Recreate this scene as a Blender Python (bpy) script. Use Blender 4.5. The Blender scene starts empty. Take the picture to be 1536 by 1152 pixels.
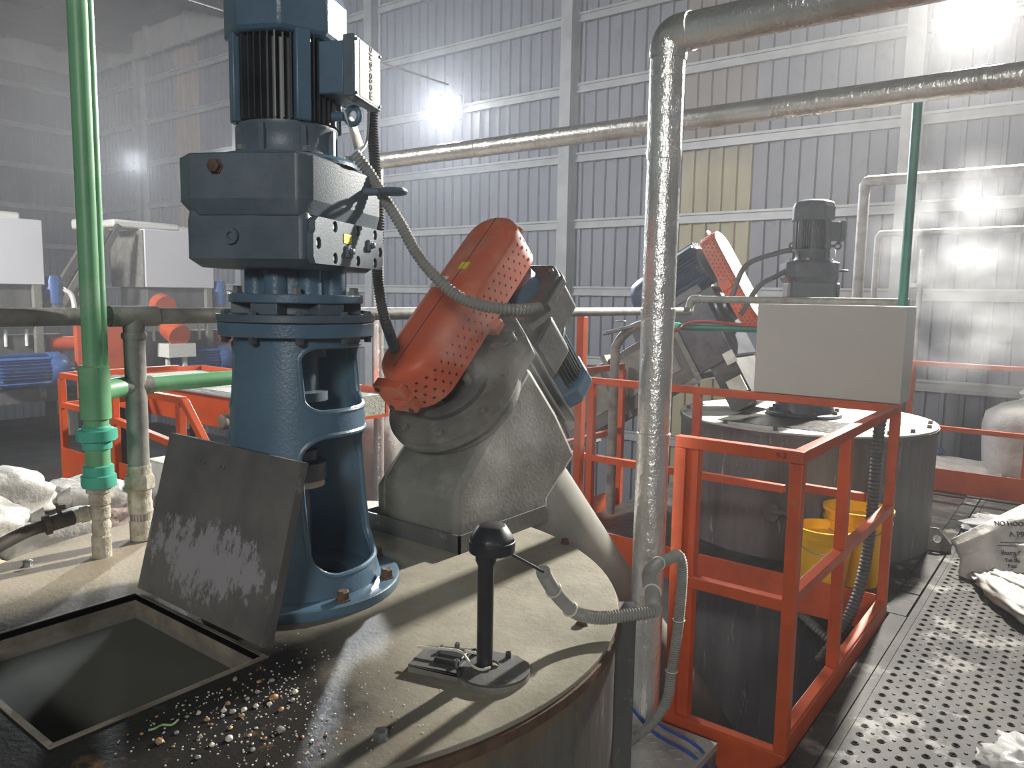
import bpy, bmesh, math, random
from math import sin, cos, pi, radians as R_
from mathutils import Vector as V, Matrix as M, noise
from mathutils.geometry import tessellate_polygon
random.seed(7)
S = bpy.context.scene
COL = S.collection

# ------------------------------------------------------------------ camera
F_PX, YAW, PITCH, ROLL, EYE = 1150.0, R_(37.3), R_(6.5), R_(1.0), 1.6
fw = V((-sin(YAW)*cos(PITCH), cos(YAW)*cos(PITCH), -sin(PITCH)))
rt = V((cos(YAW), sin(YAW), 0)); up = rt.cross(fw)
r2 = rt*cos(ROLL)+up*sin(ROLL); u2 = up*cos(ROLL)-rt*sin(ROLL)
cd = bpy.data.cameras.new('camera'); cam = bpy.data.objects.new('camera', cd); COL.objects.link(cam)
m = M((r2, u2, -fw)).transposed().to_4x4(); m.translation = (0, 0, EYE); cam.matrix_world = m
cd.sensor_width = 36; cd.lens = F_PX/1536*36; cd.clip_start = .05; cd.clip_end = 200
S.camera = cam

# ------------------------------------------------------------------ world, exposure, lamps
S.view_settings.view_transform = 'Standard'; S.view_settings.look = 'None'
S.view_settings.gamma = 1; S.view_settings.use_curve_mapping = False
S.view_settings.exposure = 0.0
S.cycles.volume_bounces = 0; S.cycles.max_bounces = 6; S.cycles.volume_step_rate = 2.0
S.cycles.use_denoising = True
w = bpy.data.worlds.new('world'); S.world = w; w.use_nodes = True
w.node_tree.nodes['Background'].inputs[0].default_value = (.72, .76, .84, 1)
w.node_tree.nodes['Background'].inputs[1].default_value = .09

def area(name, loc, to, size, power, col=(1, 1, 1), spread=180):
    d = bpy.data.lights.new(name, 'AREA'); d.energy = power; d.color = col; d.size = size; d.spread = R_(spread)
    o = bpy.data.objects.new(name, d); COL.objects.link(o); o.location = loc
    o.rotation_euler = (V(to)-V(loc)).to_track_quat('-Z', 'Y').to_euler(); return o
FLOODS = [((-8.32, 9.22, 4.52), (-1.8, 1.2, .8)), ((-1.17, 9.22, 4.62), (-1.0, 1.2, .8))]
area('flood_lamp', (-8.25, 9.02, 4.47), (-2.2, 1.2, .6), .30, 430, (.88, .93, 1), 104)
area('flood_lamp', (-1.15, 9.02, 4.58), (-1.3, 1.4, .6), .26, 560, (1, .96, .88), 104)
area('flood_lamp', (-17.0, 8.6, 4.4), (-9, 3, 0), .4, 160, (.9, .95, 1), 130)
area('hall_fill', (3.0, -5.5, 3.8), (-2.0, 3.5, .8), 1.2, 250, (1, .985, .95))  # unseen fill lamps from here on, added for the hall's other lights
area('hall_fill', (-7.0, -3.0, 5.0), (-9.6, 5, .8), 1.0, 420, (1, .98, .96), 110)
area('hall_fill', (4.0, 4.0, 6.2), (-.6, 6, 0), 1.0, 35, (1, .97, .93))

# ------------------------------------------------------------------ materials
def nt(name):
    mt = bpy.data.materials.new(name); mt.use_nodes = True
    t = mt.node_tree; b = t.nodes['Principled BSDF']
    return mt, t, b
def rgb(c): return (c[0], c[1], c[2], 1)
def noise_n(t, co, scale, detail=4, rough=.6, stretch=None):
    n = t.nodes.new('ShaderNodeTexNoise'); n.inputs['Scale'].default_value = scale
    n.inputs['Detail'].default_value = detail; n.inputs['Roughness'].default_value = rough
    if stretch:
        mp = t.nodes.new('ShaderNodeMapping'); mp.inputs['Scale'].default_value = stretch
        t.links.new(co, mp.inputs[0]); co = mp.outputs[0]
    t.links.new(co, n.inputs['Vector']); return n.outputs['Fac']
def ramp(t, fac, a, b):
    mr = t.nodes.new('ShaderNodeMapRange'); mr.inputs[1].default_value = a; mr.inputs[2].default_value = b
    t.links.new(fac, mr.inputs[0]); return mr.outputs[0]
def mixc(t, fac, a, b):
    mx = t.nodes.new('ShaderNodeMix'); mx.data_type = 'RGBA'
    for s, i in ((fac, 0), (a, 6), (b, 7)):
        if isinstance(s, (tuple, list)): mx.inputs[i].default_value = rgb(s)
        elif isinstance(s, (int, float)): mx.inputs[i].default_value = s
        else: t.links.new(s, mx.inputs[i])
    return mx.outputs[2]
def mathn(t, op, a, b=0.0):
    n = t.nodes.new('ShaderNodeMath'); n.operation = op
    for i, s in enumerate((a, b)):
        if isinstance(s, (int, float)): n.inputs[i].default_value = s
        else: t.links.new(s, n.inputs[i])
    return n.outputs[0]
def bump(t, b, h, strength, dist=.01):
    n = t.nodes.new('ShaderNodeBump'); n.inputs['Strength'].default_value = strength
    n.inputs['Distance'].default_value = dist
    t.links.new(h, n.inputs['Height']); t.links.new(n.outputs[0], b.inputs['Normal'])
MATS = {}
def mat(name, c1, c2=None, rough=.5, metal=0, scale=6, lo=.4, hi=.65, bs=0, bscale=60, c3=None, s3=20, lo3=.6, hi3=.7,
        stretch=None, bst=None, r2=None, spec=.5):
    mt, t, b = nt(name)
    tc = t.nodes.new('ShaderNodeTexCoord').outputs['Object']
    b.inputs['Roughness'].default_value = rough; b.inputs['Metallic'].default_value = metal
    b.inputs['Specular IOR Level'].default_value = spec
    if c2 is None: c2 = tuple(x*.8 for x in c1)
    f = ramp(t, noise_n(t, tc, scale, stretch=stretch), lo, hi)
    c = mixc(t, f, c1, c2)
    if r2 is not None:
        mr = t.nodes.new('ShaderNodeMapRange'); mr.inputs[3].default_value = rough; mr.inputs[4].default_value = r2
        t.links.new(f, mr.inputs[0]); t.links.new(mr.outputs[0], b.inputs['Roughness'])
    if c3: c = mixc(t, ramp(t, noise_n(t, tc, s3, 6, .7), lo3, hi3), c, c3)
    t.links.new(c, b.inputs['Base Color'])
    if bs: bump(t, b, noise_n(t, tc, bscale, 3, stretch=bst), bs)
    MATS[name] = mt; return mt
BLUE = mat('blue_cast_paint', (.10, .175, .245), (.07, .13, .19), .34, 0, 5, bs=.12, bscale=140, c3=(.12, .14, .15), s3=9, lo3=.58, hi3=.8)
SLATE = mat('slate_blue_paint', (.11, .15, .18), (.075, .11, .14), .42, 0, 8, bs=.09, bscale=190, c3=(.14, .15, .15), s3=7, lo3=.55, hi3=.8)
DARKFIN = mat('dark_fin_paint', (.028, .034, .04), (.05, .055, .06), .4, 0, 12)
BLUEL = mat('bright_blue_paint', (.05, .12, .32), (.035, .09, .25), .35, 0, 6, c3=(.3, .33, .38), s3=5, lo3=.55, hi3=.85)
ORANGE = mat('orange_paint', (.57, .088, .018), (.45, .068, .017), .42, 0, 5, c3=(.36, .16, .09), s3=14, lo3=.58, hi3=.82, bs=.06, bscale=120)
GUARD = mat('dusty_misty_orange', (.62, .10, .035), (.52, .14, .08), .5, 0, 4, c3=(.62, .3, .2), s3=6, lo3=.5, hi3=.85)  # pale blotches are dust, with mist in front also put into the colour
GRAYP = mat('dusty_grey_paint', (.20, .195, .17), (.14, .135, .115), .62, 0, 5, c3=(.30, .29, .25), s3=12, lo3=.5, hi3=.75, bs=.15, bscale=90)
GRAYD = mat('damp_grey_steel', (.12, .12, .115), (.07, .07, .07), .5, 0, 5, c3=(.25, .25, .24), s3=16, lo3=.6, hi3=.75, stretch=(1, 1, .25), bs=.1)
TUBEG = mat('grey_tube_paint', (.30, .295, .265), (.23, .225, .2), .5, 0, 4, c3=(.16, .155, .14), s3=12, lo3=.62, hi3=.8)
GALV = mat('galvanised_steel', (.42, .43, .42), (.30, .31, .30), .5, .5, 8, bs=.08, bscale=80)
PIPEG = mat('dusty_iron_pipe', (.26, .255, .235), (.17, .165, .15), .65, .2, 12, c3=(.33, .32, .29), s3=25, lo3=.6, hi3=.8, bs=.2)
LIMEY = mat('scaled_fitting', (.52, .48, .40), (.32, .28, .21), .8, 0, 22, c3=(.2, .16, .12), s3=40, lo3=.62, hi3=.75, bs=.6, bscale=90)
GREEN = mat('green_ppr_pipe', (.13, .36, .17), (.17, .42, .22), .42, 0, 5, c3=(.30, .48, .32), s3=6, lo3=.5, hi3=.8)
GREENU = mat('green_union_plastic', (.07, .42, .30), (.10, .48, .35), .45, 0, 12, c3=(.3, .52, .42), s3=16, lo3=.6, hi3=.8)
GREEND = mat('dark_green_pipe', (.02, .16, .12), (.03, .2, .15), .4, 0, 6)
WALLM = mat('corrugated_wall_paint', (.255, .27, .31), (.205, .22, .255), .5, .15, 1.6, c3=(.18, .19, .21), s3=5, lo3=.55, hi3=.8, stretch=(1, 1, .2))
def skyl():
    mt, t, b = nt('translucent_sheet'); tc = t.nodes.new('ShaderNodeTexCoord').outputs['Object']
    sep = t.nodes.new('ShaderNodeSeparateXYZ'); t.links.new(tc, sep.inputs[0])
    c = mixc(t, ramp(t, noise_n(t, tc, 1.5, stretch=(1, 1, .3)), .4, .65), (.48, .44, .28), (.38, .345, .23))
    z = mathn(t, 'ADD', sep.outputs[2], mathn(t, 'MULTIPLY', noise_n(t, tc, 3), .6))
    c = mixc(t, ramp(t, z, 3.5, 4.0), c, (.27, .25, .235)); t.links.new(c, b.inputs['Base Color']); b.inputs['Roughness'].default_value = .5
    return mt
SKYL = skyl()
SKYB = mat('dusty_brown_sheet', (.40, .33, .27), (.32, .27, .24), .5, 0, 2, stretch=(1, 1, .3))
GIRT = mat('girt_steel', (.46, .48, .49), (.38, .40, .41), .45, .2, 3)
CEILM = mat('ceiling_steel', (.05, .052, .055), (.035, .037, .04), .7, 0, 2)
EAVE = mat('eave_panel', (.38, .38, .38), (.30, .30, .30), .7, 0, 2)
GROUND = mat('lower_floor_concrete', (.07, .068, .064), (.04, .04, .038), .8, 0, 2)
BLACKP = mat('black_plastic', (.02, .022, .025), (.035, .037, .04), .42, 0, 10)
HOSEM = mat('grey_flex_hose', (.30, .295, .27), (.24, .235, .215), .5, 0, 15)
HOSED = mat('dark_flex_hose', (.10, .098, .095), (.07, .07, .07), .5, 0, 15)
CABM = mat('cabinet_paint', (.47, .47, .43), (.44, .44, .41), .35, 0, 1.5)
YEL = mat('yellow_plastic', (.85, .52, .01), (.8, .45, .01), .3, 0, 5)
SACKM = mat('woven_sack', (.52, .51, .48), (.42, .40, .37), .6, 0, 4, bs=.5, bscale=35, stretch=(1, 1, 1))
SACKY = mat('yellowed_sack', (.66, .58, .40), (.55, .50, .38), .6, 0, 4, bs=.5, bscale=35)
SACKP = mat('brownish_sack', (.42, .34, .30), (.34, .24, .22), .6, 0, 4, bs=.5, bscale=35)
WHITE = mat('white_panel', (.62, .63, .66), (.58, .59, .62), .45, 0, 1)
BOLTR = mat('rusty_bolt', (.16, .10, .07), (.10, .06, .04), .7, .3, 30)
BOLTS = mat('steel_bolt', (.36, .37, .37), (.22, .23, .24), .4, .7, 30)
INK = mat('black_ink', (.015, .015, .017), None, .7)
INKD = mat('faded_ink', (.06, .06, .065), None, .7)
LABEL = mat('pale_label', (.72, .72, .68), (.62, .62, .56), .4, 0, 40)
YLABEL = mat('yellow_label', (.75, .68, .03), (.65, .6, .04), .5)
CREAM = mat('cream_ring', (.62, .50, .38), None, .6)
SHAFT = mat('machined_steel', (.10, .11, .13), (.16, .16, .17), .35, .6, 10)
CHECK = mat('checker_plate', (.52, .53, .50), (.42, .43, .40), .4, .4, 8)
NPL = mat('brushed_name_plate', (.30, .31, .31), (.25, .26, .26), .6, 0, 20, spec=.2)
TYW = mat('nylon_tie', (.66, .66, .55), None, .5)
CABLEB = mat('blue_cable', (.02, .1, .4), None, .4)
RUBB = mat('dirty_dark_rubber', (.05, .043, .036), (.09, .075, .06), .6, 0, 14)
REDH = mat('red_hose', (.32, .05, .04), None, .4)
GRANM = mat('granule_bed', (.46, .46, .40), (.2, .22, .16), .8, 0, 60, bs=.8, bscale=120)

def foil():
    mt, t, b = nt('foil_wrap'); tc = t.nodes.new('ShaderNodeTexCoord').outputs['Object']
    b.inputs['Metallic'].default_value = .72; b.inputs['Roughness'].default_value = .24
    c = mixc(t, ramp(t, noise_n(t, tc, 6), .45, .7), (.88, .87, .83), (.66, .64, .59))
    t.links.new(c, b.inputs['Base Color'])
    a = noise_n(t, tc, 26, 5, .65); bb = noise_n(t, tc, 90, 2, .6, (1, 1, .35))
    bump(t, b, mathn(t, 'ADD', a, mathn(t, 'MULTIPLY', bb, .35)), .55, .012); MATS['foil'] = mt; return mt
FOIL = foil()
DULLF = mat('dull_foil', (.34, .33, .31), (.22, .215, .2), .5, .2, 8, bs=.4, bscale=40)

def tank_lid_mat():
    mt, t, b = nt('tank_lid'); tcn = t.nodes.new('ShaderNodeTexCoord'); tc = tcn.outputs['Object']
    base = mixc(t, ramp(t, noise_n(t, tc, 5, 8, .65), .38, .68), (.35, .325, .255), (.225, .21, .165))
    base = mixc(t, ramp(t, noise_n(t, tc, 30, 6, .8), .60, .72), base, (.16, .15, .12))
    base = mixc(t, ramp(t, noise_n(t, tc, 80, 4, .8), .62, .70), base, (.42, .41, .36))
    sep = t.nodes.new('ShaderNodeSeparateXYZ'); t.links.new(tc, sep.inputs[0])
    # warmer tone on the side beyond the hatch
    base = mixc(t, mathn(t, 'MULTIPLY', ramp(t, mathn(t, 'ADD', sep.outputs[0], mathn(t, 'MULTIPLY', noise_n(t, tc, 3), .2)), -.05, -.35), .55), base, (.42, .34, .24))
    # wet black residue around the hatch, towards the rim
    d = t.nodes.new('ShaderNodeVectorMath'); d.operation = 'DISTANCE'; t.links.new(tc, d.inputs[0]); d.inputs[1].default_value = (.22, -.78, .84)
    dd = mathn(t, 'ADD', d.outputs['Value'], mathn(t, 'MULTIPLY', noise_n(t, tc, 5, 6, .7), .34))
    wet = ramp(t, dd, .98, .72)
    col = mixc(t, wet, base, (.018, .016, .015))
    sp = mathn(t, 'MULTIPLY', ramp(t, noise_n(t, tc, 55, 5, .8), .66, .72), ramp(t, noise_n(t, tc, 6, 2), .48, .62))
    col = mixc(t, mathn(t, 'MULTIPLY', sp, .5), col, (.25, .22, .17))
    col = mixc(t, mathn(t, 'MULTIPLY', mathn(t, 'MULTIPLY', ramp(t, noise_n(t, tc, 9, 5, .7), .60, .68), wet), .6), col, (.22, .12, .05))
    t.links.new(col, b.inputs['Base Color'])
    mr = t.nodes.new('ShaderNodeMapRange'); mr.inputs[3].default_value = .66; mr.inputs[4].default_value = .5
    t.links.new(wet, mr.inputs[0]); t.links.new(mr.outputs[0], b.inputs['Roughness'])
    b.inputs['Specular IOR Level'].default_value = .22
    bump(t, b, mathn(t, 'ADD', noise_n(t, tc, 70, 5, .7), mathn(t, 'MULTIPLY', noise_n(t, tc, 9, 4, .7), .8)), .35, .006); return mt
LIDM = tank_lid_mat()
def tank_shell_mat(name, a, bc, rust):
    mt, t, b = nt(name); tc = t.nodes.new('ShaderNodeTexCoord').outputs['Object']
    c = mixc(t, ramp(t, noise_n(t, tc, 9, 6, .7, (1, 1, .10)), .38, .66), a, bc)
    sep = t.nodes.new('ShaderNodeSeparateXYZ'); t.links.new(tc, sep.inputs[0])
    z = mathn(t, 'ADD', sep.outputs[2], mathn(t, 'MULTIPLY', noise_n(t, tc, 16, 5, .7, (1, 1, .4)), .22))
    c = mixc(t, mathn(t, 'MULTIPLY', ramp(t, z, .84, .94), .9), c, rust)
    c = mixc(t, ramp(t, noise_n(t, tc, 22, 6, .75, (1, 1, .18)), .60, .72), c, (.36, .35, .32))
    t.links.new(c, b.inputs['Base Color']); b.inputs['Roughness'].default_value = .45
    bump(t, b, noise_n(t, tc, 40, 4, .6, (1, 1, .3)), .2); return mt
SHELL1 = tank_shell_mat('rusty_tank_shell', (.15, .14, .125), (.07, .065, .06), (.20, .12, .05))
SHELL2 = tank_shell_mat('dark_tank_shell', (.13, .128, .13), (.075, .073, .075), (.06, .05, .045))
LIDM2 = mat('white_crusted_lid', (.60, .60, .57), (.45, .45, .43), .6, 0, 4, c3=(.12, .11, .10), s3=6, lo3=.62, hi3=.7)
def cover_mat():
    mt, t, b = nt('flaked_plate'); tc = t.nodes.new('ShaderNodeTexCoord').outputs['Object']
    c = mixc(t, ramp(t, noise_n(t, tc, 6, 5, .6), .35, .7), (.21, .205, .19), (.12, .118, .112))
    sep = t.nodes.new('ShaderNodeSeparateXYZ'); t.links.new(tc, sep.inputs[0])
    # flaked pale patch in the lower two fifths, its own outline
    zz = mathn(t, 'ADD', mathn(t, 'ABSOLUTE', mathn(t, 'SUBTRACT', sep.outputs[2], .125)), mathn(t, 'MULTIPLY', mathn(t, 'POWER', mathn(t, 'ABSOLUTE', sep.outputs[0]), 2.0), 1.2))
    q = mathn(t, 'ADD', zz, mathn(t, 'MULTIPLY', noise_n(t, tc, 15, 10, .85, (1, 1, .55)), .62))
    pm = ramp(t, q, .378, .368)
    c = mixc(t, pm, c, (.40, .385, .40)); t.links.new(c, b.inputs['Base Color'])
    b.inputs['Roughness'].default_value = .42; b.inputs['Metallic'].default_value = .25
    bump(t, b, pm, .5, .002); return mt
COVERM = cover_mat()
def deck_mat():
    mt, t, b = nt('dusty_deck_plate'); tc = t.nodes.new('ShaderNodeTexCoord').outputs['Object']
    c = mixc(t, ramp(t, noise_n(t, tc, 2.0, 9, .72, (1, .55, 1)), .44, .60), (.022, .021, .019), (.075, .072, .065))
    c = mixc(t, ramp(t, noise_n(t, tc, 3.2, 8, .7), .54, .62), c, (.24, .235, .22))
    c = mixc(t, ramp(t, noise_n(t, tc, 110, 3, .8), .66, .74), c, (.28, .27, .24))
    t.links.new(c, b.inputs['Base Color']); b.inputs['Roughness'].default_value = .55; b.inputs['Metallic'].default_value = .0
    b.inputs['Specular IOR Level'].default_value = .12
    bump(t, b, noise_n(t, tc, 25, 6, .7), .3, .006); return mt
DECKM = deck_mat()
MUD = mat('black_wet_mud', (.02, .018, .017), (.05, .045, .04), .35, 0, 9, bs=.8, bscale=20)
LIQ = mat('dark_slurry', (.040, .040, .032), (.028, .028, .023), .45, 0, 3)
def emis(name, col, st):
    mt, t, b = nt(name); b.inputs['Emission Color'].default_value = rgb(col); b.inputs['Emission Strength'].default_value = st
    b.inputs['Base Color'].default_value = (0, 0, 0, 1); return mt
LAMPM = emis('flood_led', (1, .97, .9), 60)

# ------------------------------------------------------------------ mesh builder
def frame_to(d):
    d = V(d).normalized(); return d.to_track_quat('Z', 'Y').to_matrix().to_4x4()
class MB:
    def __init__(s): s.v = []; s.f = []
    def add(s, vs, fs, T=None):
        o = len(s.v); s.v += [tuple(T @ V(p)) if T else tuple(p) for p in vs]
        s.f += [tuple(i+o for i in f) for f in fs]; return s
    def box(s, a, b, T=None):
        x0, y0, z0 = a; x1, y1, z1 = b
        return s.add([(x, y, z) for z in (z0, z1) for y in (y0, y1) for x in (x0, x1)],
            [(0, 2, 3, 1), (4, 5, 7, 6), (0, 1, 5, 4), (2, 6, 7, 3), (0, 4, 6, 2), (1, 3, 7, 5)], T)
    def lathe(s, prof, n=32, T=None, ph=0):
        vs = []; fs = []; k = len(prof)
        for r, z in prof:
            for i in range(n):
                a = 2*pi*i/n+ph; vs.append((r*cos(a), r*sin(a), z))
        for j in range(k-1):
            for i in range(n):
                i2 = (i+1) % n; fs.append((j*n+i, j*n+i2, (j+1)*n+i2, (j+1)*n+i))
        if prof[0][0] > 1e-6: fs.append(tuple(range(n-1, -1, -1)))
        if prof[-1][0] > 1e-6: fs.append(tuple((k-1)*n+i for i in range(n)))
        return s.add(vs, fs, T)
    def cyl(s, p0, p1, r, r1=None, n=20):
        p0, p1 = V(p0), V(p1); T = M.Translation(p0) @ frame_to(p1-p0)
        return s.lathe([(r, 0), (r if r1 is None else r1, (p1-p0).length)], n, T)
    def hexb(s, p, d, r=.012, h=.01):
        return s.lathe([(r*1.25, 0), (r*1.25, h*.2), (r, h*.2), (r, h), (r*.8, h*1.12)], 6, M.Translation(V(p)) @ frame_to(d))
    def prism(s, poly, z0, z1, T=None):
        n = len(poly); vs = [(x, y, z0) for x, y in poly]+[(x, y, z1) for x, y in poly]
        fs = [tuple(range(n-1, -1, -1)), tuple(range(n, 2*n))]+[(i, (i+1) % n, n+(i+1) % n, n+i) for i in range(n)]
        return s.add(vs, fs, T)
    def plate(s, outer, holes, z0, z1, T=None):
        loops = [outer]+holes; pts = [p for l in loops for p in l]; n = len(pts)
        tr = tessellate_polygon([[V((x, y, 0)) for x, y in l] for l in loops])
        vs = [(x, y, z0) for x, y in pts]+[(x, y, z1) for x, y in pts]; fs = []
        for a, b, c in tr:
            pa, pb, pc = pts[a], pts[b], pts[c]
            if (pb[0]-pa[0])*(pc[1]-pa[1])-(pb[1]-pa[1])*(pc[0]-pa[0]) < 0: b, c = c, b
            fs.append((n+a, n+b, n+c)); fs.append((c, b, a))
        o = 0
        for l in loops:
            k = len(l)
            for i in range(k): fs.append((o+i, o+(i+1) % k, n+o+(i+1) % k, n+o+i))
            o += k
        return s.add(vs, fs, T)
    def tube(s, pts, r, n=12, corr=0, closed=False, smooth=True, step=None):
        pts = [V(p) for p in pts]
        if smooth and len(pts) > 2: pts = catmull(pts, 10)
        if corr:
            pts = resample(pts, corr/2)
        rings = []; N = len(pts); up_ = V((0, 0, 1)); prev = None
        for i, p in enumerate(pts):
            t = (pts[min(i+1, N-1)]-pts[max(i-1, 0)]).normalized()
            if prev is None:
                a = t.orthogonal().normalized()
            else:
                a = (prev-t*prev.dot(t)).normalized()
            prev = a; b = t.cross(a)
            rr = r(i/(N-1)) if callable(r) else r
            if corr and i % 2: rr *= .80
            rings.append([p+(a*cos(2*pi*k/n)+b*sin(2*pi*k/n))*rr for k in range(n)])
        vs = [q for g in rings for q in g]
        fs = [(j*n+i, j*n+(i+1) % n, (j+1)*n+(i+1) % n, (j+1)*n+i) for j in range(N-1) for i in range(n)]
        fs += [tuple(range(n-1, -1, -1)), tuple((N-1)*n+i for i in range(n))]
        return s.add(vs, fs)
    def torus(s, c, d, R, r, n=20, k=8):
        T = M.Translation(V(c)) @ frame_to(d); vs = []; fs = []
        for i in range(n):
            a = 2*pi*i/n
            for j in range(k):
                b = 2*pi*j/k; q = R+r*cos(b); vs.append((q*cos(a), q*sin(a), r*sin(b)))
        for i in range(n):
            for j in range(k):
                fs.append((i*k+j, ((i+1) % n)*k+j, ((i+1) % n)*k+(j+1) % k, i*k+(j+1) % k))
        return s.add(vs, fs, T)
    def ball(s, c, rad, n=16, k=10, T=None):
        if isinstance(rad, (int, float)): rad = (rad,)*3
        pr = [(sin(pi*j/k), -cos(pi*j/k)) for j in range(k+1)]; pr[0] = (0, -1); pr[-1] = (0, 1)
        vs = []; fs = []
        for r, z in pr:
            for i in range(n): a = 2*pi*i/n; vs.append((c[0]+rad[0]*r*cos(a), c[1]+rad[1]*r*sin(a), c[2]+rad[2]*z))
        for j in range(k):
            for i in range(n): fs.append((j*n+i, j*n+(i+1) % n, (j+1)*n+(i+1) % n, (j+1)*n+i))
        return s.add(vs, fs, T)
    def mesh(s, name, m_, ang=38):
        me = bpy.data.meshes.new(name); me.from_pydata([tuple(p) for p in s.v], [], s.f); me.validate()
        me.materials.append(m_)
        for p in me.polygons: p.use_smooth = True
        me.update(); me.set_sharp_from_angle(angle=R_(ang)); return me
    def build(s, name, m_, parent=None, bev=0, T=None, ang=38, **kw):
        return link(name, s.mesh(name, m_, ang), parent, bev, T, **kw)
def catmull(p, n):
    q = [p[0]*2-p[1]]+p+[p[-1]*2-p[-2]]; out = []
    for i in range(1, len(q)-2):
        a, b, c, d = q[i-1], q[i], q[i+1], q[i+2]
        for k in range(n):
            t = k/n; out.append(.5*((2*b)+(c-a)*t+(2*a-5*b+4*c-d)*t*t+(3*b-a-3*c+d)*t**3))
    out.append(p[-1]); return out
def resample(p, st):
    out = [p[0]]; acc = 0
    for a, b in zip(p, p[1:]):
        L = (b-a).length
        if L < 1e-9: continue
        d = st-acc
        while d <= L: out.append(a+(b-a)*(d/L)); d += st
        acc = L-(d-st)
    out.append(p[-1]); return out
def link(name, data, parent=None, bev=0, T=None, **kw):
    o = bpy.data.objects.new(name, data); COL.objects.link(o)
    if parent: o.parent = parent
    if T is not None: o.matrix_local = T
    if bev:
        b = o.modifiers.new('bevel', 'BEVEL'); b.width = bev; b.segments = 2; b.limit_method = 'ANGLE'; b.angle_limit = R_(40)
        b.harden_normals = False
    for k, v_ in kw.items(): o[k] = v_
    return o
def thing(name, label, cat, loc=(0, 0, 0), rot=(0, 0, 0), group=None):
    o = bpy.data.objects.new(name, None); COL.objects.link(o); o.location = loc; o.rotation_euler = rot
    o.empty_display_size = .1
    return tag(o, label, cat, group)
def tag(o, label, cat, group=None, kind=None):
    o['label'] = label; o['category'] = cat
    if group: o['group'] = group
    if kind: o['kind'] = kind
    return o
def struct(o): o['kind'] = 'structure'; return o
def copy_tree(o, parent=None):
    c = o.copy(); COL.objects.link(c)
    if parent: c.parent = parent; c.matrix_parent_inverse = o.matrix_parent_inverse
    for ch in list(o.children): copy_tree(ch, c)
    return c
def boolean(o, cutters, op='DIFFERENCE'):
    for c in cutters:
        md = o.modifiers.new('b', 'BOOLEAN'); md.operation = op; md.object = c; md.solver = 'EXACT'
    bpy.context.view_layer.update()
    dg = bpy.context.evaluated_depsgraph_get(); me = bpy.data.meshes.new_from_object(o.evaluated_get(dg))
    o.modifiers.clear(); o.data = me
    for c in cutters: bpy.data.objects.remove(c)
    for p in me.polygons: p.use_smooth = True
    me.set_sharp_from_angle(angle=R_(35))
def text(name, s, size, m_, parent, T, ext=.0004, **kw):
    cu = bpy.data.curves.new(name, 'FONT'); cu.body = s; cu.size = size; cu.extrude = ext; cu.materials.append(m_)
    cu.align_x = kw.pop('align', 'LEFT')
    o = bpy.data.objects.new('t', cu); COL.objects.link(o); bpy.context.view_layer.update()
    me = bpy.data.meshes.new_from_object(o.evaluated_get(bpy.context.evaluated_depsgraph_get())); bpy.data.objects.remove(o)
    return link(name, me, parent, T=T, **kw)
def basisT(o, x, y):
    x = V(x).normalized(); y = V(y).normalized(); z = x.cross(y).normalized(); y = z.cross(x)
    T = M((x, y, z)).transposed().to_4x4(); T.translation = V(o); return T
def rrect(cx, cy, hx, hy, r, n=5):
    out = []
    for sx, sy, a0 in ((1, 1, 0), (-1, 1, 90), (-1, -1, 180), (1, -1, 270)):
        for i in range(n+1):
            a = R_(a0+90*i/n); out.append((cx+sx*(hx-r)+r*cos(a), cy+sy*(hy-r)+r*sin(a)))
    return out
def circ(cx, cy, r, n=48): return [(cx+r*cos(2*pi*i/n), cy+r*sin(2*pi*i/n)) for i in range(n)]

# ------------------------------------------------------------------ setting
ZF = -1.6; WY = 9.5; LX = -21.0; TOP = 7.5
def sheet_mesh(m_, z1=TOP, name='corrugated_sheet'):
    b = MB(); pr = []
    for k in range(5):
        x = k*.19
        pr += [(x, 0), (x+.130, 0), (x+.138, -.042), (x+.180, -.042)]
    pr.append((.95, 0)); n = len(pr)
    vs = [(x, y, z) for z in (ZF, z1) for x, y in pr]
    b.add(vs, [(i, i+1, n+i+1, n+i) for i in range(n-1)])
    return b.mesh(name, m_, 20)
sm, sy_, sb_ = sheet_mesh(WALLM), sheet_mesh(SKYL), sheet_mesh(SKYB)
def rail_profile(b, a, c, z, nrm):      # a C-section girt from a to c at height z
    d = (V(c)-V(a)); L = d.length; x = d.normalized(); T = M((x, V(nrm), V((0, 0, 1)))).transposed().to_4x4(); T.translation = V(a)+V((0, 0, z))
    for z0, z1, y0, y1 in ((-.065, -.035, 0, .055), (.035, .065, 0, .055), (-.065, .065, 0, .02)):
        b.box((0, y0, z0), (L, y1, z1), T)
wall_back = struct(MB().box((LX, WY+.03, ZF), (6, WY+.12, TOP)).build('wall_back', WALLM))
x = 5.0; k = 0
while x > LX:
    x -= .95; k += 1
    mm = sm
    if abs(x+4.15) < .48: mm = sy_
    if abs(x+16.45) < .48: mm = sb_
    link('corrugated_sheet', mm, wall_back, T=M.Translation((x, WY, 0)))
GZ = [-.3, .71, 1.70, 2.65, 3.58, 4.53, 5.48, 6.40]
cols = [-1.78, -6.2, -10.25, -14.2, -18.15, 2.5]
xs = sorted(cols+[LX, 5.5])
for z in GZ:
    for a, c in zip(xs, xs[1:]):
        b = MB(); rail_profile(b, (a+.08, WY-.035, 0), (c-.08, WY-.035, 0), z, (0, -1, 0)); b.build('girt', GIRT, wall_back)
for cx in cols:
    b = MB(); b.box((cx-.09, WY-.26, ZF), (cx+.09, WY-.245, TOP-.5)); b.box((cx-.09, WY-.045, ZF), (cx+.09, WY-.035, TOP-.5)); b.box((cx-.01, WY-.25, ZF), (cx+.01, WY-.04, TOP-.5))
    b.build('column', GIRT, wall_back)
x = LX+.3
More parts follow.
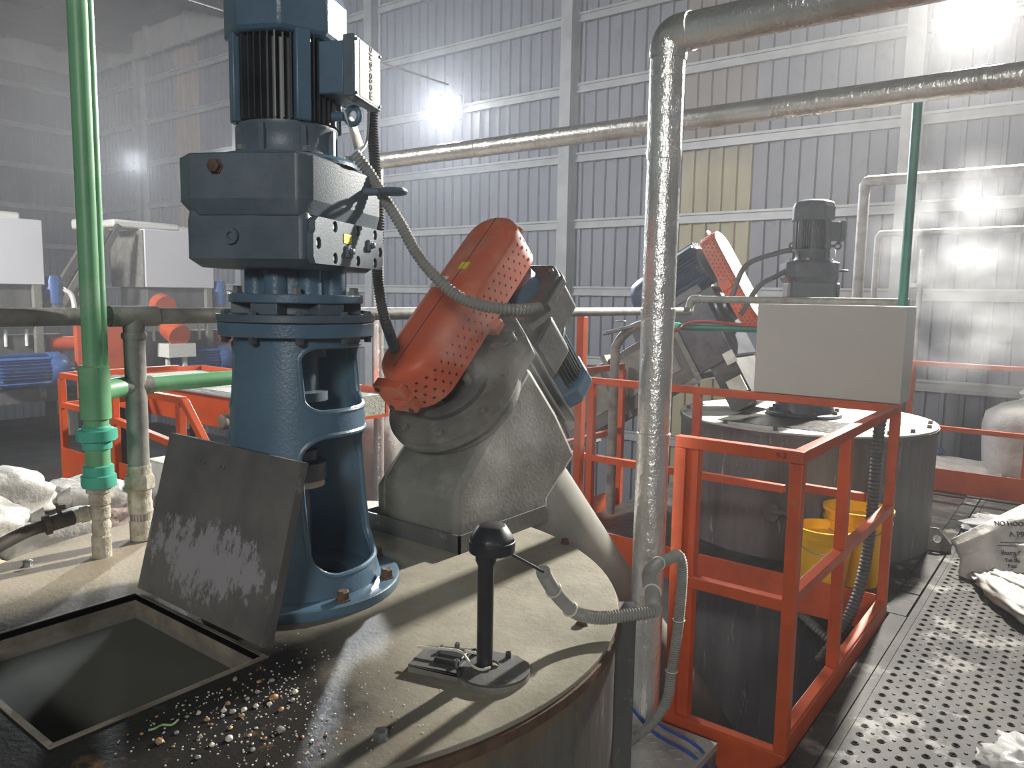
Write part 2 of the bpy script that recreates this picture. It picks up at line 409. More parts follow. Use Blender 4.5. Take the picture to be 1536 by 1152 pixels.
while x < 5:
    b = MB(); b.box((x, WY-.30, 6.85), (x+1.55, WY-.24, 7.42)); b.build('eave_panel', EAVE, wall_back, bev=.01)
    MB().box((x+1.55, WY-.36, 6.82), (x+1.65, WY-.24, 7.45)).build('eave_rib', GIRT, wall_back); x += 1.65
wall_left = struct(MB().box((LX-.12, -6, ZF), (LX-.03, WY+.12, TOP)).build('wall_left', WALLM))
for k in range(16):
    link('corrugated_sheet', sm, wall_left, T=M.Translation((LX, WY-.95*k, 0)) @ M.Rotation(-pi/2, 4, 'Z') @ M.Scale(-1, 4, (0, 1, 0)) if False else M.Translation((LX, -5.7+.95*k, 0)) @ M.Rotation(pi/2, 4, 'Z'))
for z in GZ:
    b = MB(); rail_profile(b, (LX+.035, WY-.1, 0), (LX+.035, -5.5, 0), z, (1, 0, 0)); b.build('girt', GIRT, wall_left)
for cy in (5.0, 1.0, -3.0):
    MB().box((LX+.03, cy-.1, ZF), (LX+.26, cy+.1, TOP-.3)).build('column', GIRT, wall_left)
MB().box((LX+.1, -5.8, 6.85), (LX+.3, WY, 7.42)).build('eave_panel', EAVE, wall_left)
ceiling = struct(MB().box((LX-.1, -6, TOP), (6, WY+.1, TOP+.1)).build('ceiling', CEILM))
for k in range(13):
    MB().box((LX, 8.6-1.2*k, TOP-.16), (5.8, 8.7-1.2*k, TOP-.01)).build('purlin', CEILM, ceiling)
for cx in cols[:5]:
    MB().box((cx-.1, -5.8, TOP-.5), (cx+.1, WY-.35, TOP-.17)).build('rafter', CEILM, ceiling)
floor = struct(MB().box((LX, -6, ZF-.1), (6, WY, ZF)).build('floor', GROUND))

# raised deck: smooth plates beside the tanks, perforated planks on the walkway side
deck = struct(MB().box((-.62, 1.2, -.12), (2.6, 7.5, -.075)).build('floor_deck', GROUND))
MB().box((-.645, 1.0, -.13), (-.6, 7.5, -.012)).build('beam', GROUND, deck)
MB().box((-2.9, 7.40, -.13), (2.6, 7.46, -.012)).build('beam', GROUND, deck)
def perforated(x0, x1, y0, y1):
    P = .0735; b = MB(); n = 10
    nx = int(round((x1-x0)/P)); ny = int(round((y1-y0)/P))
    for i in range(nx):
        for j in range(ny):
            cx, cy = x0+(i+.5)*P, y0+(j+.5)*P; h = P/2; vs = []; fs = []
            sq = [(h, 0), (h, h*.73), (h*.73, h), (0, h), (-h*.73, h), (-h, h*.73), (-h, 0)]
            per = []
            for k in range(n):
                a = 2*pi*k/n; c_, s_ = cos(a), sin(a); q = h/max(abs(c_), abs(s_)); per.append((cx+c_*q, cy+s_*q))
            # snap ring of square-edge points, corners added
            for r, z in ((None, 0), (.0150, 0), (.0122, .004), (.0094, .003), (.0094, -.006)):
                for k in range(n):
                    a = 2*pi*k/n
                    vs.append((per[k][0], per[k][1], 0) if r is None else (cx+r*cos(a), cy+r*sin(a), z))
            for q in range(4):
                for k in range(n):
                    k2 = (k+1) % n; fs.append((q*n+k, q*n+k2, (q+1)*n+k2, (q+1)*n+k))
            o = len(vs); vs += [(cx+h, cy+h, 0), (cx-h, cy+h, 0), (cx-h, cy-h, 0), (cx+h, cy-h, 0)]
            fs += [(1, o, 2)[::1], (3, o+1, 4), (6, o+2, 7), (8, o+3, 9)]
            fs = [f for f in fs]
            # corner fans: k=1..2, 3..4, 6..7, 8..9
            b.add(vs, fs)
            # small raised pip at the cell corner
            b.lathe([(.0075, 0), (.006, .0035), (0, .004)], 6, M.Translation((cx+h, cy+h, 0)))
    return b
for x0 in (-.6205, .0410, .7025):
    for (y0, y1) in ((1.732, 3.79), (3.79, 5.627)):
        perforated(x0, x0+.6615-.008, y0, y1-.01).build('perforated_plate', DECKM, deck, ang=30)
MB().box((-.6205, 5.64, -.012), (.6, 7.4, 0)).build('deck_plate', DECKM, deck, bev=.002)
MB().box((.61, 5.64, -.012), (2.5, 7.4, 0)).build('deck_plate', DECKM, deck, bev=.002)
MB().box((-.6205, .9, -.012), (2.4, 1.72, 0)).build('deck_plate', DECKM, deck)
MB().box((-.657, .9, -.012), (-.6225, 7.4, 0)).build('deck_plate', DECKM, deck)
MB().box((-.742, .9, -.012), (-.662, 4.25, 0)).build('deck_plate', DECKM, deck)
for y0, y1 in ((4.26, 4.61), (4.63, 5.52), (5.54, 6.45), (6.47, 7.38)):
    MB().box((-.765 if y0 > 4.6 else -.77, y0, -.012), (-.668, y1, 0)).build('deck_plate', DECKM, deck)
b = MB(); b.box((-2.9, 4.26, -.03), (-.775, 7.38, -.013)); b.build('deck_plate', MUD, deck)
for y0, y1 in ((4.63, 5.52),):
    MB().box((-.9, y0, -.011), (-.775, y1, .001)).build('deck_plate', DECKM, deck)

# ------------------------------------------------------------------ tank one with its lid
T1 = (-1.62, 1.185); TR = .85; TZ = .84; tx, ty = T1
def tank(name, label, T, z, shell, lid, hatch=None):
    t = thing(name, label, 'tank', (T[0], T[1], 0))
    n = 96; b = MB()
    b.lathe([(TR-.025, ZF), (TR-.005, ZF), (TR-.005, z-.013), (TR-.025, z-.013), (TR-.025, ZF)], n)
    b.f = [f for f in b.f if len(f) == 4]
    b.build('shell', shell, t)
    lidb = MB(); lidb.plate(circ(0, 0, TR, n), [hatch] if hatch else [], z-.012, z)
    lidb.build('lid_plate', lid, t, bev=.002)
    return t
hx0, hx1, hy0, hy1 = -1.868-tx, -1.335-tx, .50-ty, .905-ty
tank1 = tank('mixing_tank', 'large round steel tank in front with black stained lid and open square hatch', T1, TZ, SHELL1, LIDM, [(hx0, hy0), (hx1, hy0), (hx1, hy1), (hx0, hy1)])
b = MB(); b.plate([(hx0-.010, hy0-.010), (hx1+.010, hy0-.010), (hx1+.010, hy1+.010), (hx0-.010, hy1+.010)], [[(hx0, hy0), (hx1, hy0), (hx1, hy1), (hx0, hy1)]], TZ-.06, TZ+.003)
b.build('hatch_frame', mat('stained_frame', (.27, .24, .185), (.13, .115, .09), .6, 0, 9, bs=.2), tank1, bev=.001)
b = MB(); b.lathe([(TR-.03, .775), (0, .775)], 64); b.add([], []); b.build('slurry', LIQ, tank1)
# rim angle and clamp on the right flank, small lug below the rim
b = MB(); b.plate(circ(0, 0, TR+.006, 96), [circ(0, 0, TR-.012, 96)], TZ-.034, TZ-.013); b.build('rim_angle', BOLTR, tank1)
for a in (28, 12): pass
b = MB(); T = M.Rotation(R_(36), 4, 'Z'); b.box((TR-.01, -.02, -1.4), (TR+.05, .03, TZ-.03), T); b.build('upright_angle', GRAYD, tank1)
b = MB(); T = M.Rotation(R_(-14), 4, 'Z'); b.lathe([(.016, 0), (.016, .07), (.012, .085), (0, .09)], 12, T @ M.Translation((TR, 0, TZ-.16)) @ M.Rotation(pi/2, 4, 'Y')); b.box((TR-.005, -.03, TZ-.22), (TR+.012, .03, TZ-.1), T); b.build('lug', LIMEY, tank1, bev=.003)
for x_, y_ in ((-1.265, 1.946), (-.905, 1.475), (-.925, .859), (-2.29, .82), (-2.1, .55)):
    MB().hexb((x_-tx, y_-ty, TZ), (0, 0, 1), .0125, .014).build('bolt', BOLTR if y_ > .9 else BOLTS, tank1)

# granular residue on the lid: larger lumps are things, fine scatter is stuff
def lump(r, seed):
    b = MB(); b.ball((0, 0, r*.45), (r, r*.8, r*.6), 9, 6)
    b.v = [tuple(V(p)*(1+.25*noise.noise(V(p)/r*1.2+V((seed, 0, 0))))) for p in b.v]; return b
pal = [mat('pale_crust', (.62, .6, .52), None, .5), mat('tan_crust', (.42, .25, .12), (.3, .16, .07), .5, 0, 60), mat('grey_crust', (.3, .3, .29), None, .5)]
lm = [lump(.011, i).mesh('hardened_lump', pal[i % 3]) for i in range(9)]
spots = []
def ok_spot(x, y):
    return (x-tx)**2+(y-ty)**2 < .8**2 and not (-1.91 < x < -1.30 and .46 < y < .945) and (x-tx-.01)**2+(y-ty-.03)**2 > .29**2
rs = random.Random(3)
while len(spots) < 60:
    x = rs.gauss(-1.17, .085); y = rs.gauss(.765, .075)
    if ok_spot(x, y) and all((x-a)**2+(y-c)**2 > .018**2 for a, c in spots): spots.append((x, y))
for i, (x, y) in enumerate(spots):
    s_ = rs.uniform(.25, .85)*(1.1 if i < 12 else .7); o = link('hardened_lump', lm[i % 9], None, T=M.Translation((x, y, TZ)) @ M.Rotation(rs.uniform(0, 6), 4, 'Z') @ M.Scale(s_, 4))
    tag(o, 'small hardened lump among the scatter on the black part of the tank lid', 'lump', 'hardened lumps scattered on the black tank lid')
b = MB(); cnt = 0
while cnt < 520:
    x = rs.gauss(-1.15, .16); y = rs.gauss(.77, .12)
    if not ok_spot(x, y): continue
    cnt += 1; r = rs.uniform(.0006, .0022)
    b.lathe([(r, 0), (r*.8, r*.8), (0, r)], 5, M.Translation((x, y, TZ)) @ M.Rotation(rs.uniform(0, 6), 4, 'Z'))
tag(b.build('granule_scatter', pal[0]), 'fine pale grit scattered over the black wet tank lid', 'grit', None, 'stuff')
b = MB(); b.tube([(-1.25, .62, TZ+.003), (-1.242, .626, TZ+.006), (-1.246, .642, TZ+.004), (-1.232, .652, TZ+.005), (-1.24, .668, TZ+.004)], .002, 6)
tag(b.build('twine_scrap', mat('green_twine', (.3, .5, .2), None, .6)), 'short pale green twine scrap on the wet lid by the hatch', 'twine')

# hatch cover leaning on the mixer
hc = thing('hatch_cover', 'square grey steel hatch cover with flaked paint leaning on the blue mixer', 'cover', (-1.605, .915, TZ+.016), (R_(-14.5), 0, 0))
MB().box((-.262, -.004, 0), (.262, .004, .395)).build('plate', COVERM, hc)
b = MB()
for q in ((-.262, -.262+.004), (.262-.004, .262)): b.box((q[0], .004, 0), (q[1], .024, .395))
b.box((-.258, .004, .391), (.258, .024, .395)); b.box((-.258, .004, 0), (.258, .024, .004)); b.build('folded_edge', GRAYD, hc)
for xx in (-.085, .0): 
    b = MB(); b.hexb((xx, -.004, .345), (0, -1, 0), .007, .006); b.cyl((xx, -.004, .345), (xx, -.018, .345), .003, n=8); b.build('bolt', BOLTS, hc)

# ------------------------------------------------------------------ motor and mixer builders
def motor_parts(root, r, L, T, fin=DARKFIN, body=DARKFIN, hood=BLUE, nf=40, hoodL=.13, hoodR=None, square=False):
    hoodR = hoodR or r*1.2
    b = MB(); b.lathe([(r*.82, 0), (r*.82, L)], 32, T); b.build('motor_body', body, root)
    b = MB()
    for k in range(nf):
        a = 2*pi*k/nf
        b.box((r*.78, -.0017, .004), (r*(1.0 if k % 5 else 1.04), .0017, L-.004), T @ M.Rotation(a, 4, 'Z'))
    b.build('cooling_fins', fin, root)
    for a in (45, 135, 225, 315):
        b = MB(); b.box((r*.8, -.018, 0), (r*1.09, .018, L), T @ M.Rotation(R_(a), 4, 'Z')); b.build('body_rib', hood, root, bev=.004)
    if square:
        n = 8; ph = pi/8; R = hoodR/cos(pi/8)
        b = MB(); b.lathe([(R*.93, L-.012), (R, L), (R, L+hoodL*.62), (R*.9, L+hoodL*.88), (R*.55, L+hoodL), (0, L+hoodL)], n, T, ph)
        b.build('fan_cover', hood, root, bev=.006, ang=20)
    else:
        b = MB(); b.lathe([(hoodR*.97, L-.01), (hoodR, L), (hoodR, L+hoodL*.5), (hoodR*.93, L+hoodL*.75), (hoodR*.6, L+hoodL*.95), (0, L+hoodL)], 36, T)
        b.build('fan_cover', hood, root, ang=50)

def hexring(b, R, z, n, r=.011, h=.012, ph=0, down=False, T=None):
    T = T or M.Identity(4)
    for k in range(n):
        a = 2*pi*k/n+ph; d = (0, 0, -1 if down else 1); d = T.to_3x3() @ V(d)
        b.hexb(T @ V((R*cos(a), R*sin(a), z)), d, r, h)

def make_mixer(label, loc, rz):
    t = thing('tank_mixer', label, 'mixer', loc, (0, 0, rz))
    # pedestal (local z from 0 = lid)
    prof = [(.206, .028), (.194, .07), (.184, .14), (.176, .25), (.168, .42), (.160, .55), (.155, .66)]
    inn = [(r-.014, z) for r, z in reversed(prof)]
    b = MB(); full = prof+inn+[prof[0]]; b.lathe(full, 72); b.f = [f for f in b.f if len(f) == 4]
    ped = b.build('pedestal', BLUE, t)
    cut = []
    for z0, z1, hy, rr in ((.475, .635, .125, .035), (.075, .42, .137, .055)):
        c = MB(); c.prism(rrect(0, (z0+z1)/2, hy, (z1-z0)/2, rr, 6), -.4, .4, M.Rotation(R_(-7), 4, 'Z') @ basisT((0, 0, 0), (0, 1, 0), (0, 0, 1))); cut.append(c.build('cut', BLUE, t))
    bpy.context.view_layer.update(); boolean(ped, cut)
    def rad(z):
        for (ra, za), (rb, zb) in zip(prof, prof[1:]):
            if za <= z <= zb: return ra+(rb-ra)*(z-za)/(zb-za)
        return prof[-1][0] if z > .5 else prof[0][0]
    for sgn in (1, -1):
        for z0, z1, hy, rr in ((.475, .635, .125, .035), (.075, .42, .137, .055)):
            pts = []
            for (yy, zz) in rrect(0, (z0+z1)/2, hy, (z1-z0)/2, rr, 6):
                R = rad(zz)-.004; pts.append(V((sgn*math.sqrt(max(R*R-yy*yy, .001)), yy, zz)))
            pts.append(pts[0]); q = []
            for a_, c_ in zip(pts, pts[1:]):
                nn = max(1, int((c_-a_).length/.02))
                for i in range(nn):
                    p = a_.lerp(c_, i/nn); R = rad(p.z)-.004; p.x = sgn*math.sqrt(max(R*R-p.y*p.y, .001)); q.append(p)
            q.append(q[0]); q = [M.Rotation(R_(-7), 4, 'Z') @ p for p in q]; b = MB(); b.tube(q, .0075, 8, smooth=False); b.build('window_rim', BLUE, t)
    b = MB(); b.lathe([(.12, 0), (.252, 0), (.255, .004), (.255, .024), (.25, .028), (.2, .03), (.18, .03), (.12, .03), (.12, 0)], 72); b.build('base_flange', BLUE, t)
    for k in range(8):
        a = 2*pi*k/8+R_(8); b = MB(); b.hexb((.228*cos(a), .228*sin(a), .028), (0, 0, 1), .0155, .022); b.build('base_bolt', BOLTR, t)
    # shaft, couplings, seal
    b = MB(); b.lathe([(.028, 0), (.028, .66)], 20); b.build('shaft', SHAFT, t)
    b = MB(); b.lathe([(.03, .60), (.07, .60), (.07, .655), (.03, .655)], 28); b.lathe([(.03, .49), (.074, .49), (.074, .512), (.05, .516), (.05, .60)], 28); b.build('coupling', SLATE, t)
    b = MB(); b.lathe([(.03, .285), (.068, .285), (.068, .33), (.045, .335), (.045, .36), (.03, .36)], 28); b.build('shaft_seal', SHAFT, t)
    b = MB(); b.lathe([(.03, .268), (.063, .268), (.063, .285), (.03, .285)], 28); b.build('seal_ring', CREAM, t)
    # stacked top flanges
    b = MB(); b.lathe([(.14, .655), (.190, .655), (.190, .688), (.14, .688)], 60); b.build('flange', BLUE, t, bev=.002)
    b = MB(); b.lathe([(.12, .69), (.193, .69), (.193, .708), (.12, .708)], 60); b.build('flange', SLATE, t, bev=.002)
    for k in range(10):
        a = 2*pi*k/10+.2; MB().hexb((.178*cos(a), .178*sin(a), .655), (0, 0, -1), .010, .014).build('nut', SHAFT, t)
    for k in range(10):
        a = 2*pi*k/10+.2; b = MB(); b.hexb((.178*cos(a), .178*sin(a), .708), (0, 0, 1), .0095, .008); b.build('bolt', SLATE, t)
    b = MB()
    for k in range(6):
        a = 2*pi*k/6+.5; b.box((.10, -.035, .708), (.155, .035, .735), M.Rotation(a, 4, 'Z'))
    b.lathe([(.115, .708), (.115, .735)], 40); b.build('spacer', SLATE, t, bev=.002)
    b = MB(); b.lathe([(.08, .735), (.163, .735), (.163, .757), (.08, .757)], 60); b.build('flange', BLUE, t, bev=.003)
    for k in range(5):
        a = 2*pi*k/5-1.1; b = MB(); b.hexb((.145*cos(a), .145*sin(a), .757), (0, 0, 1), .012, .016); b.build('bolt', BOLTS, t)
    b = MB(); b.lathe([(.105, .757), (.105, .82)], 40)
    for k in range(8):
        a = 2*pi*k/8; b.cyl((.098*cos(a), .098*sin(a), .757), (.098*cos(a), .098*sin(a), .82), .03, n=16)
    b.build('neck', BLUE, t)
    # gearbox
    G = SLATE
    gx, gy = .150, .205
    def oct_(hx, hy, c): return [(-hx+c, -hy), (hx-c, -hy), (hx, -hy+c), (hx, hy-c), (hx-c, hy), (-hx+c, hy), (-hx, hy-c), (-hx, -hy+c)]
    b = MB()
    lo = oct_(gx-.018, gy-.018, .02); mid = oct_(gx, gy, .012)
    def loft(b, a, za, c, zc, cap0=False, cap1=False):
        n = len(a); vs = [(x, y, za) for x, y in a]+[(x, y, zc) for x, y in c]
        fs = [(i, (i+1) % n, n+(i+1) % n, n+i) for i in range(n)]
        if cap0: fs.append(tuple(range(n-1, -1, -1)))
        if cap1: fs.append(tuple(range(n, 2*n)))
        b.add(vs, fs)
    loft(b, lo, .815, mid, .835, cap0=True); loft(b, mid, .835, mid, .922); loft(b, mid, .922, oct_(gx-.004, gy-.004, .012), .945, cap1=True)
    b.build('gear_housing', G, t, bev=.005)
    # upper housing overhangs in front; plan has cut corners
    b = MB(); up_ = [(-.180, -.175), (-.125, -.222), (.02, -.222), (.075, -.212), (.135, -.212), (.158, -.18), (.158, .205), (-.180, .205)]
    lw = [(-.150, -.16), (-.11, -.204), (.02, -.204), (.075, -.209), (.135, -.209), (.15, -.175), (.15, .2), (-.150, .2)]
    loft(b, lw, .928, up_, .966, True); loft(b, up_, .966, up_, 1.062); loft(b, up_, 1.062, [(x*.985, y*.985) for x, y in up_], 1.067, False, True)
    b.build('upper_housing', G, t, bev=.006)
    b = MB(); b.cyl((.075, -.208, .85), (.075, -.208, 1.05), .022, n=16) if False else None
    b = MB(); b.hexb((-.055, -.222, 1.035), (0, -1, 0), .015, .014); b.build('filler_plug', BOLTR, t)
    b = MB(); b.lathe([(.0185, 0), (.0185, .009), (.009, .009), (.007, .003), (0, .003)], 24, M.Translation((-.03, -.205, .885)) @ frame_to((0, -1, 0))); b.build('drain_plug', SLATE, t)
    # side cover plate with recessed bolts (local +x)
    outer = [(-.19, .826), (.19, .826), (.205, .84), (.205, .93), (-.175, .93), (-.19, .92), (-.19, .90), (-.2, .89), (-.2, .84)]
    holes = [circ(y, z, .0135, 14) for y, z in ((-.09, .915), (.04, .915), (.15, .915), (-.09, .842), (.04, .842), (.15, .842), (-.175, .872), (.185, .872))]
    b = MB(); b.plate(outer, holes, 0, .016, basisT((gx, 0, 0), (0, 1, 0), (0, 0, 1))); cp = b.build('side_cover', G, t)
    for h in holes:
        cy = sum(p[0] for p in h)/14; cz = sum(p[1] for p in h)/14
        MB().hexb((gx, cy, cz), (1, 0, 0), .008, .01).build('bolt', BOLTS, cp)
    for cy, cz in ((-.02, .862), (.11, .885)):
        b = MB(); b.box((gx+.016, cy-.014, cz-.014), (gx+.024, cy+.014, cz+.014)); b.hexb((gx+.024, cy, cz), (1, 0, 0), .008, .008); b.build('plug_boss', SLATE, cp, bev=.002)
    MB().box((gx+.0165, -.045, .880), (gx+.0175, .0, .903)).build('warning_sticker', YLABEL, cp)
    b = MB(); b.cyl((.158, .10, 1.02), (.205, .10, 1.02), .010); b.torus((.235, .10, 1.02), (0, 0, 1), .03, .008); b.build('lifting_eye', SLATE, t)
    # top adapter, neck with ribs
    b = MB(); b.lathe([(.168, 1.066), (.168, 1.074), (.160, 1.082), (.12, 1.086), (0, 1.086)], 48); b.build('adapter_flange', BLUE, t)
    for k in range(6):
        a = 2*pi*k/6+.25; b = MB(); b.hexb((.148*cos(a), .148*sin(a), 1.084), (0, 0, 1), .010, .012); b.build('bolt', BOLTS, t)
    b = MB(); b.lathe([(.118, 1.084), (.112, 1.10), (.112, 1.135), (.12, 1.15), (.12, 1.158), (0, 1.158)], 40)
    for k in range(8): b.box((.10, -.006, 1.084), (.124, .006, 1.15), M.Rotation(2*pi*k/8, 4, 'Z'))
    b.build('motor_neck', SLATE, t)
    motor_parts(t, .122, .205, M.Translation((0, 0, 1.158)), square=True, hoodR=.134, hoodL=.135, nf=44)
    # terminal box with lettered plate
    b = MB(); b.box((.11, -.055, 1.225), (.175, .085, 1.345)); tb = b.build('terminal_box', BLUE, t, bev=.004)
    b = MB(); b.box((.175, -.065, 1.215), (.205, .095, 1.355)); b.build('box_cover', SLATE, tb, bev=.004)
    MB().box((.2052, -.035, 1.222), (.2062, .088, 1.350)).build('name_plate', NPL, tb)
    text('lettering', 'motovario', .030, INK, tb, basisT((.2064, .035, 1.226), (0, 0, 1), (0, -1, 0)), .0012)
    for k in range(4): MB().hexb((.205, (-.055, .085)[k % 2], (1.225, 1.345)[k//2]), (1, 0, 0), .004, .004).build('screw', BOLTS, tb)
    b = MB(); b.cyl((.11, .0, 1.185), (.15, .0, 1.185), .011); b.torus((.172, .0, 1.185), (.2, 1, 0), .019, .007); b.build('motor_eye', BLUE, t)
    b = MB(); b.torus((-.125, .03, 1.19), (0, 1, .2), .017, .006); b.build('motor_eye', BLUE, t)
    lowp = ('pedestal', 'window_rim', 'base_flange', 'base_bolt', 'shaft', 'coupling', 'shaft_seal', 'seal_ring', 'flange', 'nut', 'spacer', 'neck')
    seen_g = False
    for ch in t.children:
        nm = ch.name.split('.')[0]
        if nm == 'bolt' and not any(v_.co.z > .9 for v_ in ch.data.vertices): continue
        if nm in lowp: continue
        ch.location = (-.0166, -.0036, 0)
    return t
mixer1 = make_mixer('large blue mixer gearmotor in front on a windowed pedestal behind the leaning cover', (-1.611, 1.215, TZ), R_(25))
b = MB(); b.add([(.135, -.02, 1.20), (.14, .045, 1.185), (.15, .05, 1.15), (.145, -.01, 1.165), (.155, .06, 1.13), (.148, .02, 1.11)], [(0, 1, 2, 3), (3, 2, 4, 5)])
o = b.build('paper_tag', LABEL, mixer1); sd = o.modifiers.new('s', 'SOLIDIFY'); sd.thickness = .001
b = MB(); b.box((-.02, -.006, -.05), (.02, .006, .02)); 

# ------------------------------------------------------------------ second tank and mixer
T2 = (-1.62, 5.55)
tank2 = tank('mixing_tank', 'second round tank behind the orange cage with dark streaked wall and crusted white lid', T2, .80, SHELL2, LIDM2)
b = MB(); b.plate(circ(0, 0, TR+.004, 96), [circ(0, 0, TR-.012, 96)], .765, .787); b.build('rim_angle', GRAYD, tank2)
b = MB(); b.plate(rrect(.05, -.42, .42, .24, .02), [], .80, .803); b.build('wet_patch_plate', MUD, tank2)
for a in (-35, -20, 0, 15, 200, 225, 250, 275, 300, 318):
    MB().hexb((.8*cos(R_(a)), .8*sin(R_(a)), .80), (0, 0, 1), .014, .02).build('bolt', BOLTR, tank2)
b = MB(); b.plate([(0, 0), (.30, 0), (.30, .10), (.14, .30), (0, .30)], [circ(.13, .16, .05, 16)], -.008, .008, basisT((.83, .0, -.0), (1, .15, 0), (0, 0, 1)) @ M.Scale(.5, 4) @ M.Scale(1.5, 4, (0, 0, 1)))
b.build('lifting_lug', GRAYP, tank2)
b = MB(); b.cyl((.10, -.86, .30), (.10, -.80, .30), .05, n=20); b.cyl((.10, -.9, .30), (.10, -.86, .30), .065, n=6); b.tube([(.1, -.88, .3), (.2, -.9, .31), (.24, -.9, .26)], .02); b.build('side_nozzle', GRAYD, tank2)
mixer2 = copy_tree(mixer1); mixer2.location = (-1.62, 5.56, .80)
SLATE_BACKLIT = mat('backlit_slate', (.040, .052, .068), (.028, .038, .05), .45, 0, 8, c3=(.09, .095, .1), s3=7, lo3=.55, hi3=.8)  # far mixer's backlit shade put into a darker copy of its paint
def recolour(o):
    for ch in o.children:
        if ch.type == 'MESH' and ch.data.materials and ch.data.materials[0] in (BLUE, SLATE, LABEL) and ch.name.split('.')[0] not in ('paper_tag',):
            ch.material_slots[0].link = 'OBJECT'; ch.material_slots[0].material = SLATE_BACKLIT
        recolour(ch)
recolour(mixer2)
mixer2['label'] = 'smaller looking backlit blue mixer gearmotor standing behind the grey cabinet'
b = MB(); b.box((-.95, -.035, 0), (.95, .035, .10)); 

# ------------------------------------------------------------------ screw conveyors
def stadium(r, y0, y1, n=14):
    out = [(r*cos(pi+pi*i/n), y0+r*sin(pi+pi*i/n)) for i in range(n+1)]
    return out+[(r*cos(pi*i/n), y1+r*sin(pi*i/n)) for i in range(n+1)]
def drive_guard(t, gr=.10, y0=-.065, y1=.46, z0=.08, z1=.235, cross=True, face=GUARD):
    b = MB(); n = 14; rings = []
    for r, z in ((gr, z0), (gr, z1-.035), (gr-.006, z1-.014), (gr-.022, z1), (gr*.5, z1+.002)):
        rings.append([(x, y, z) for x, y in stadium(r, y0, y1, n)])
    N = len(rings[0]); vs = [p for g in rings for p in g]
    fs = [(j*N+i, j*N+(i+1) % N, (j+1)*N+(i+1) % N, (j+1)*N+i) for j in range(len(rings)-1) for i in range(N)]
    fs.append(tuple((len(rings)-1)*N+i for i in range(N))); fs.append(tuple(reversed(range(N))))
    b.add(vs, fs); g = b.build('belt_guard', GUARD, t, ang=60)
    b = MB(); b.box((-.001, y0-gr+.03, z1+.001), (.001, y1+gr-.03, z1+.0035)); b.build('seam', INKD, g)
    b = MB()   # x shaped punched slots in the band, built as small inset crosses
    per = stadium(gr+.0006, y0, y1, 40); L = [0]
    for a_, c_ in zip(per, per[1:]+per[:1]): L.append(L[-1]+math.hypot(c_[0]-a_[0], c_[1]-a_[1]))
    tot = L[-1]; nn = int(tot/.034)
    def at(s):
        s %= tot
        for i in range(len(per)):
            if L[i+1] >= s:
                a_, c_ = per[i], per[(i+1) % len(per)]; f = (s-L[i])/max(1e-9, L[i+1]-L[i])
                p = V((a_[0]+(c_[0]-a_[0])*f, a_[1]+(c_[1]-a_[1])*f, 0)); d = V((c_[0]-a_[0], c_[1]-a_[1], 0)).normalized(); return p, d
    for k in range(nn):
        for row in range(4):
            p, d = at((k+(.5 if row % 2 else 0))*tot/nn); p.z = z0+.022+row*.026
            T = basisT(p, d, (0, 0, 1))
            if cross:
                for a in (45, -45): b.box((-.0055, -.0011, -.0008), (.0055, .0011, .0006), T @ M.Rotation(R_(a), 4, 'Z'))
            else:
                b.lathe([(.0045, 0), (.0045, .001)], 8, T)
    b.build('slot_pattern', INK, g, kind='stuff')
    for (y, s) in ((y1+gr, 1), (y0-gr, -1)):
        b = MB(); b.plate([(-.035, -.004), (.035, -.004), (.035, .03), (.012, .045), (-.012, .045), (-.035, .03)], [], -.004, .004, basisT((0, y-.006*s, z0+.06), (1, 0, 0), (0, s, 0))); b.build('mounting_tab', GUARD, g)
    return g

C1 = thing('screw_conveyor', 'grey inclined screw conveyor with orange belt guard beside the blue mixer', 'conveyor', (-1.64, 1.84, 1.317), (R_(45), 0, 0))
Li = C1.matrix_basis.copy() if False else (M.Translation((-1.64, 1.84, 1.317)) @ M.Rotation(R_(45), 4, 'X')).inverted()
b = MB()   # inlet housing, profile in world YZ extruded along X, narrower at the shoulders
prof = [(1.675, .852), (1.675, 1.01), (1.76, 1.105), (2.03, 1.375), (2.20, 1.20), (2.33, 1.03), (2.16, .90), (2.16, .852)]
T = Li @ M(((0, 0, 1, 0), (1, 0, 0, 0), (0, 1, 0, 0), (0, 0, 0, 1)))
b.prism(prof, -1.80, -1.475, T); b.build('inlet_housing', GRAYP, C1, bev=.02)
b = MB(); b.prism([(1.70, .852), (1.70, .98), (1.84, 1.12), (2.1, 1.12), (2.14, .852)], -1.845, -1.80, T); b.build('side_cheek', GRAYP, C1, bev=.008)
MB().box((-.02, -.05, -.09), (.135, .03, -.082)).build('shoulder_step', GRAYP, C1, bev=.003)
b = MB(); b.lathe([(.205, -.085), (.205, -.03), (.19, -.03)], 64, M.Translation((0, -.01, 0))); b.build('neck_ring', GRAYP, C1)
b = MB(); b.lathe([(.10, -.03), (.236, -.03), (.236, -.012), (.226, -.012), (.226, 0), (.10, 0), (.10, -.03)], 72, M.Translation((0, -.015, 0))); b.build('disc_flange', GRAYP, C1)
b = MB(); b.prism([(-.06, .0), (.225, -.02), (.225, .17), (.17, .225), (.05, .225)], -.028, -.002); b.build('flange_corner_plate', GRAYP, C1, bev=.003)
for k in range(8):
    a = R_(22+45*k); MB().hexb((.195*cos(a), -.015+.195*sin(a), 0), (0, 0, 1), .013, .012).build('bolt', GRAYP, C1)
b = MB(); b.lathe([(.135, 0), (.135, .018), (.118, .03), (.10, .03), (.10, .012), (.06, .012), (.055, .06), (.03, .06), (.03, .08), (0, .08)], 56, M.Translation((0, -.015, 0))); b.build('bearing_housing', GRAYD, C1)
for k in range(4):
    a = R_(-80+90*k); MB().hexb((.085*cos(a), -.015+.085*sin(a), .012), (0, 0, 1), .014, .035).build('bolt', GRAYP, C1)
b = MB()
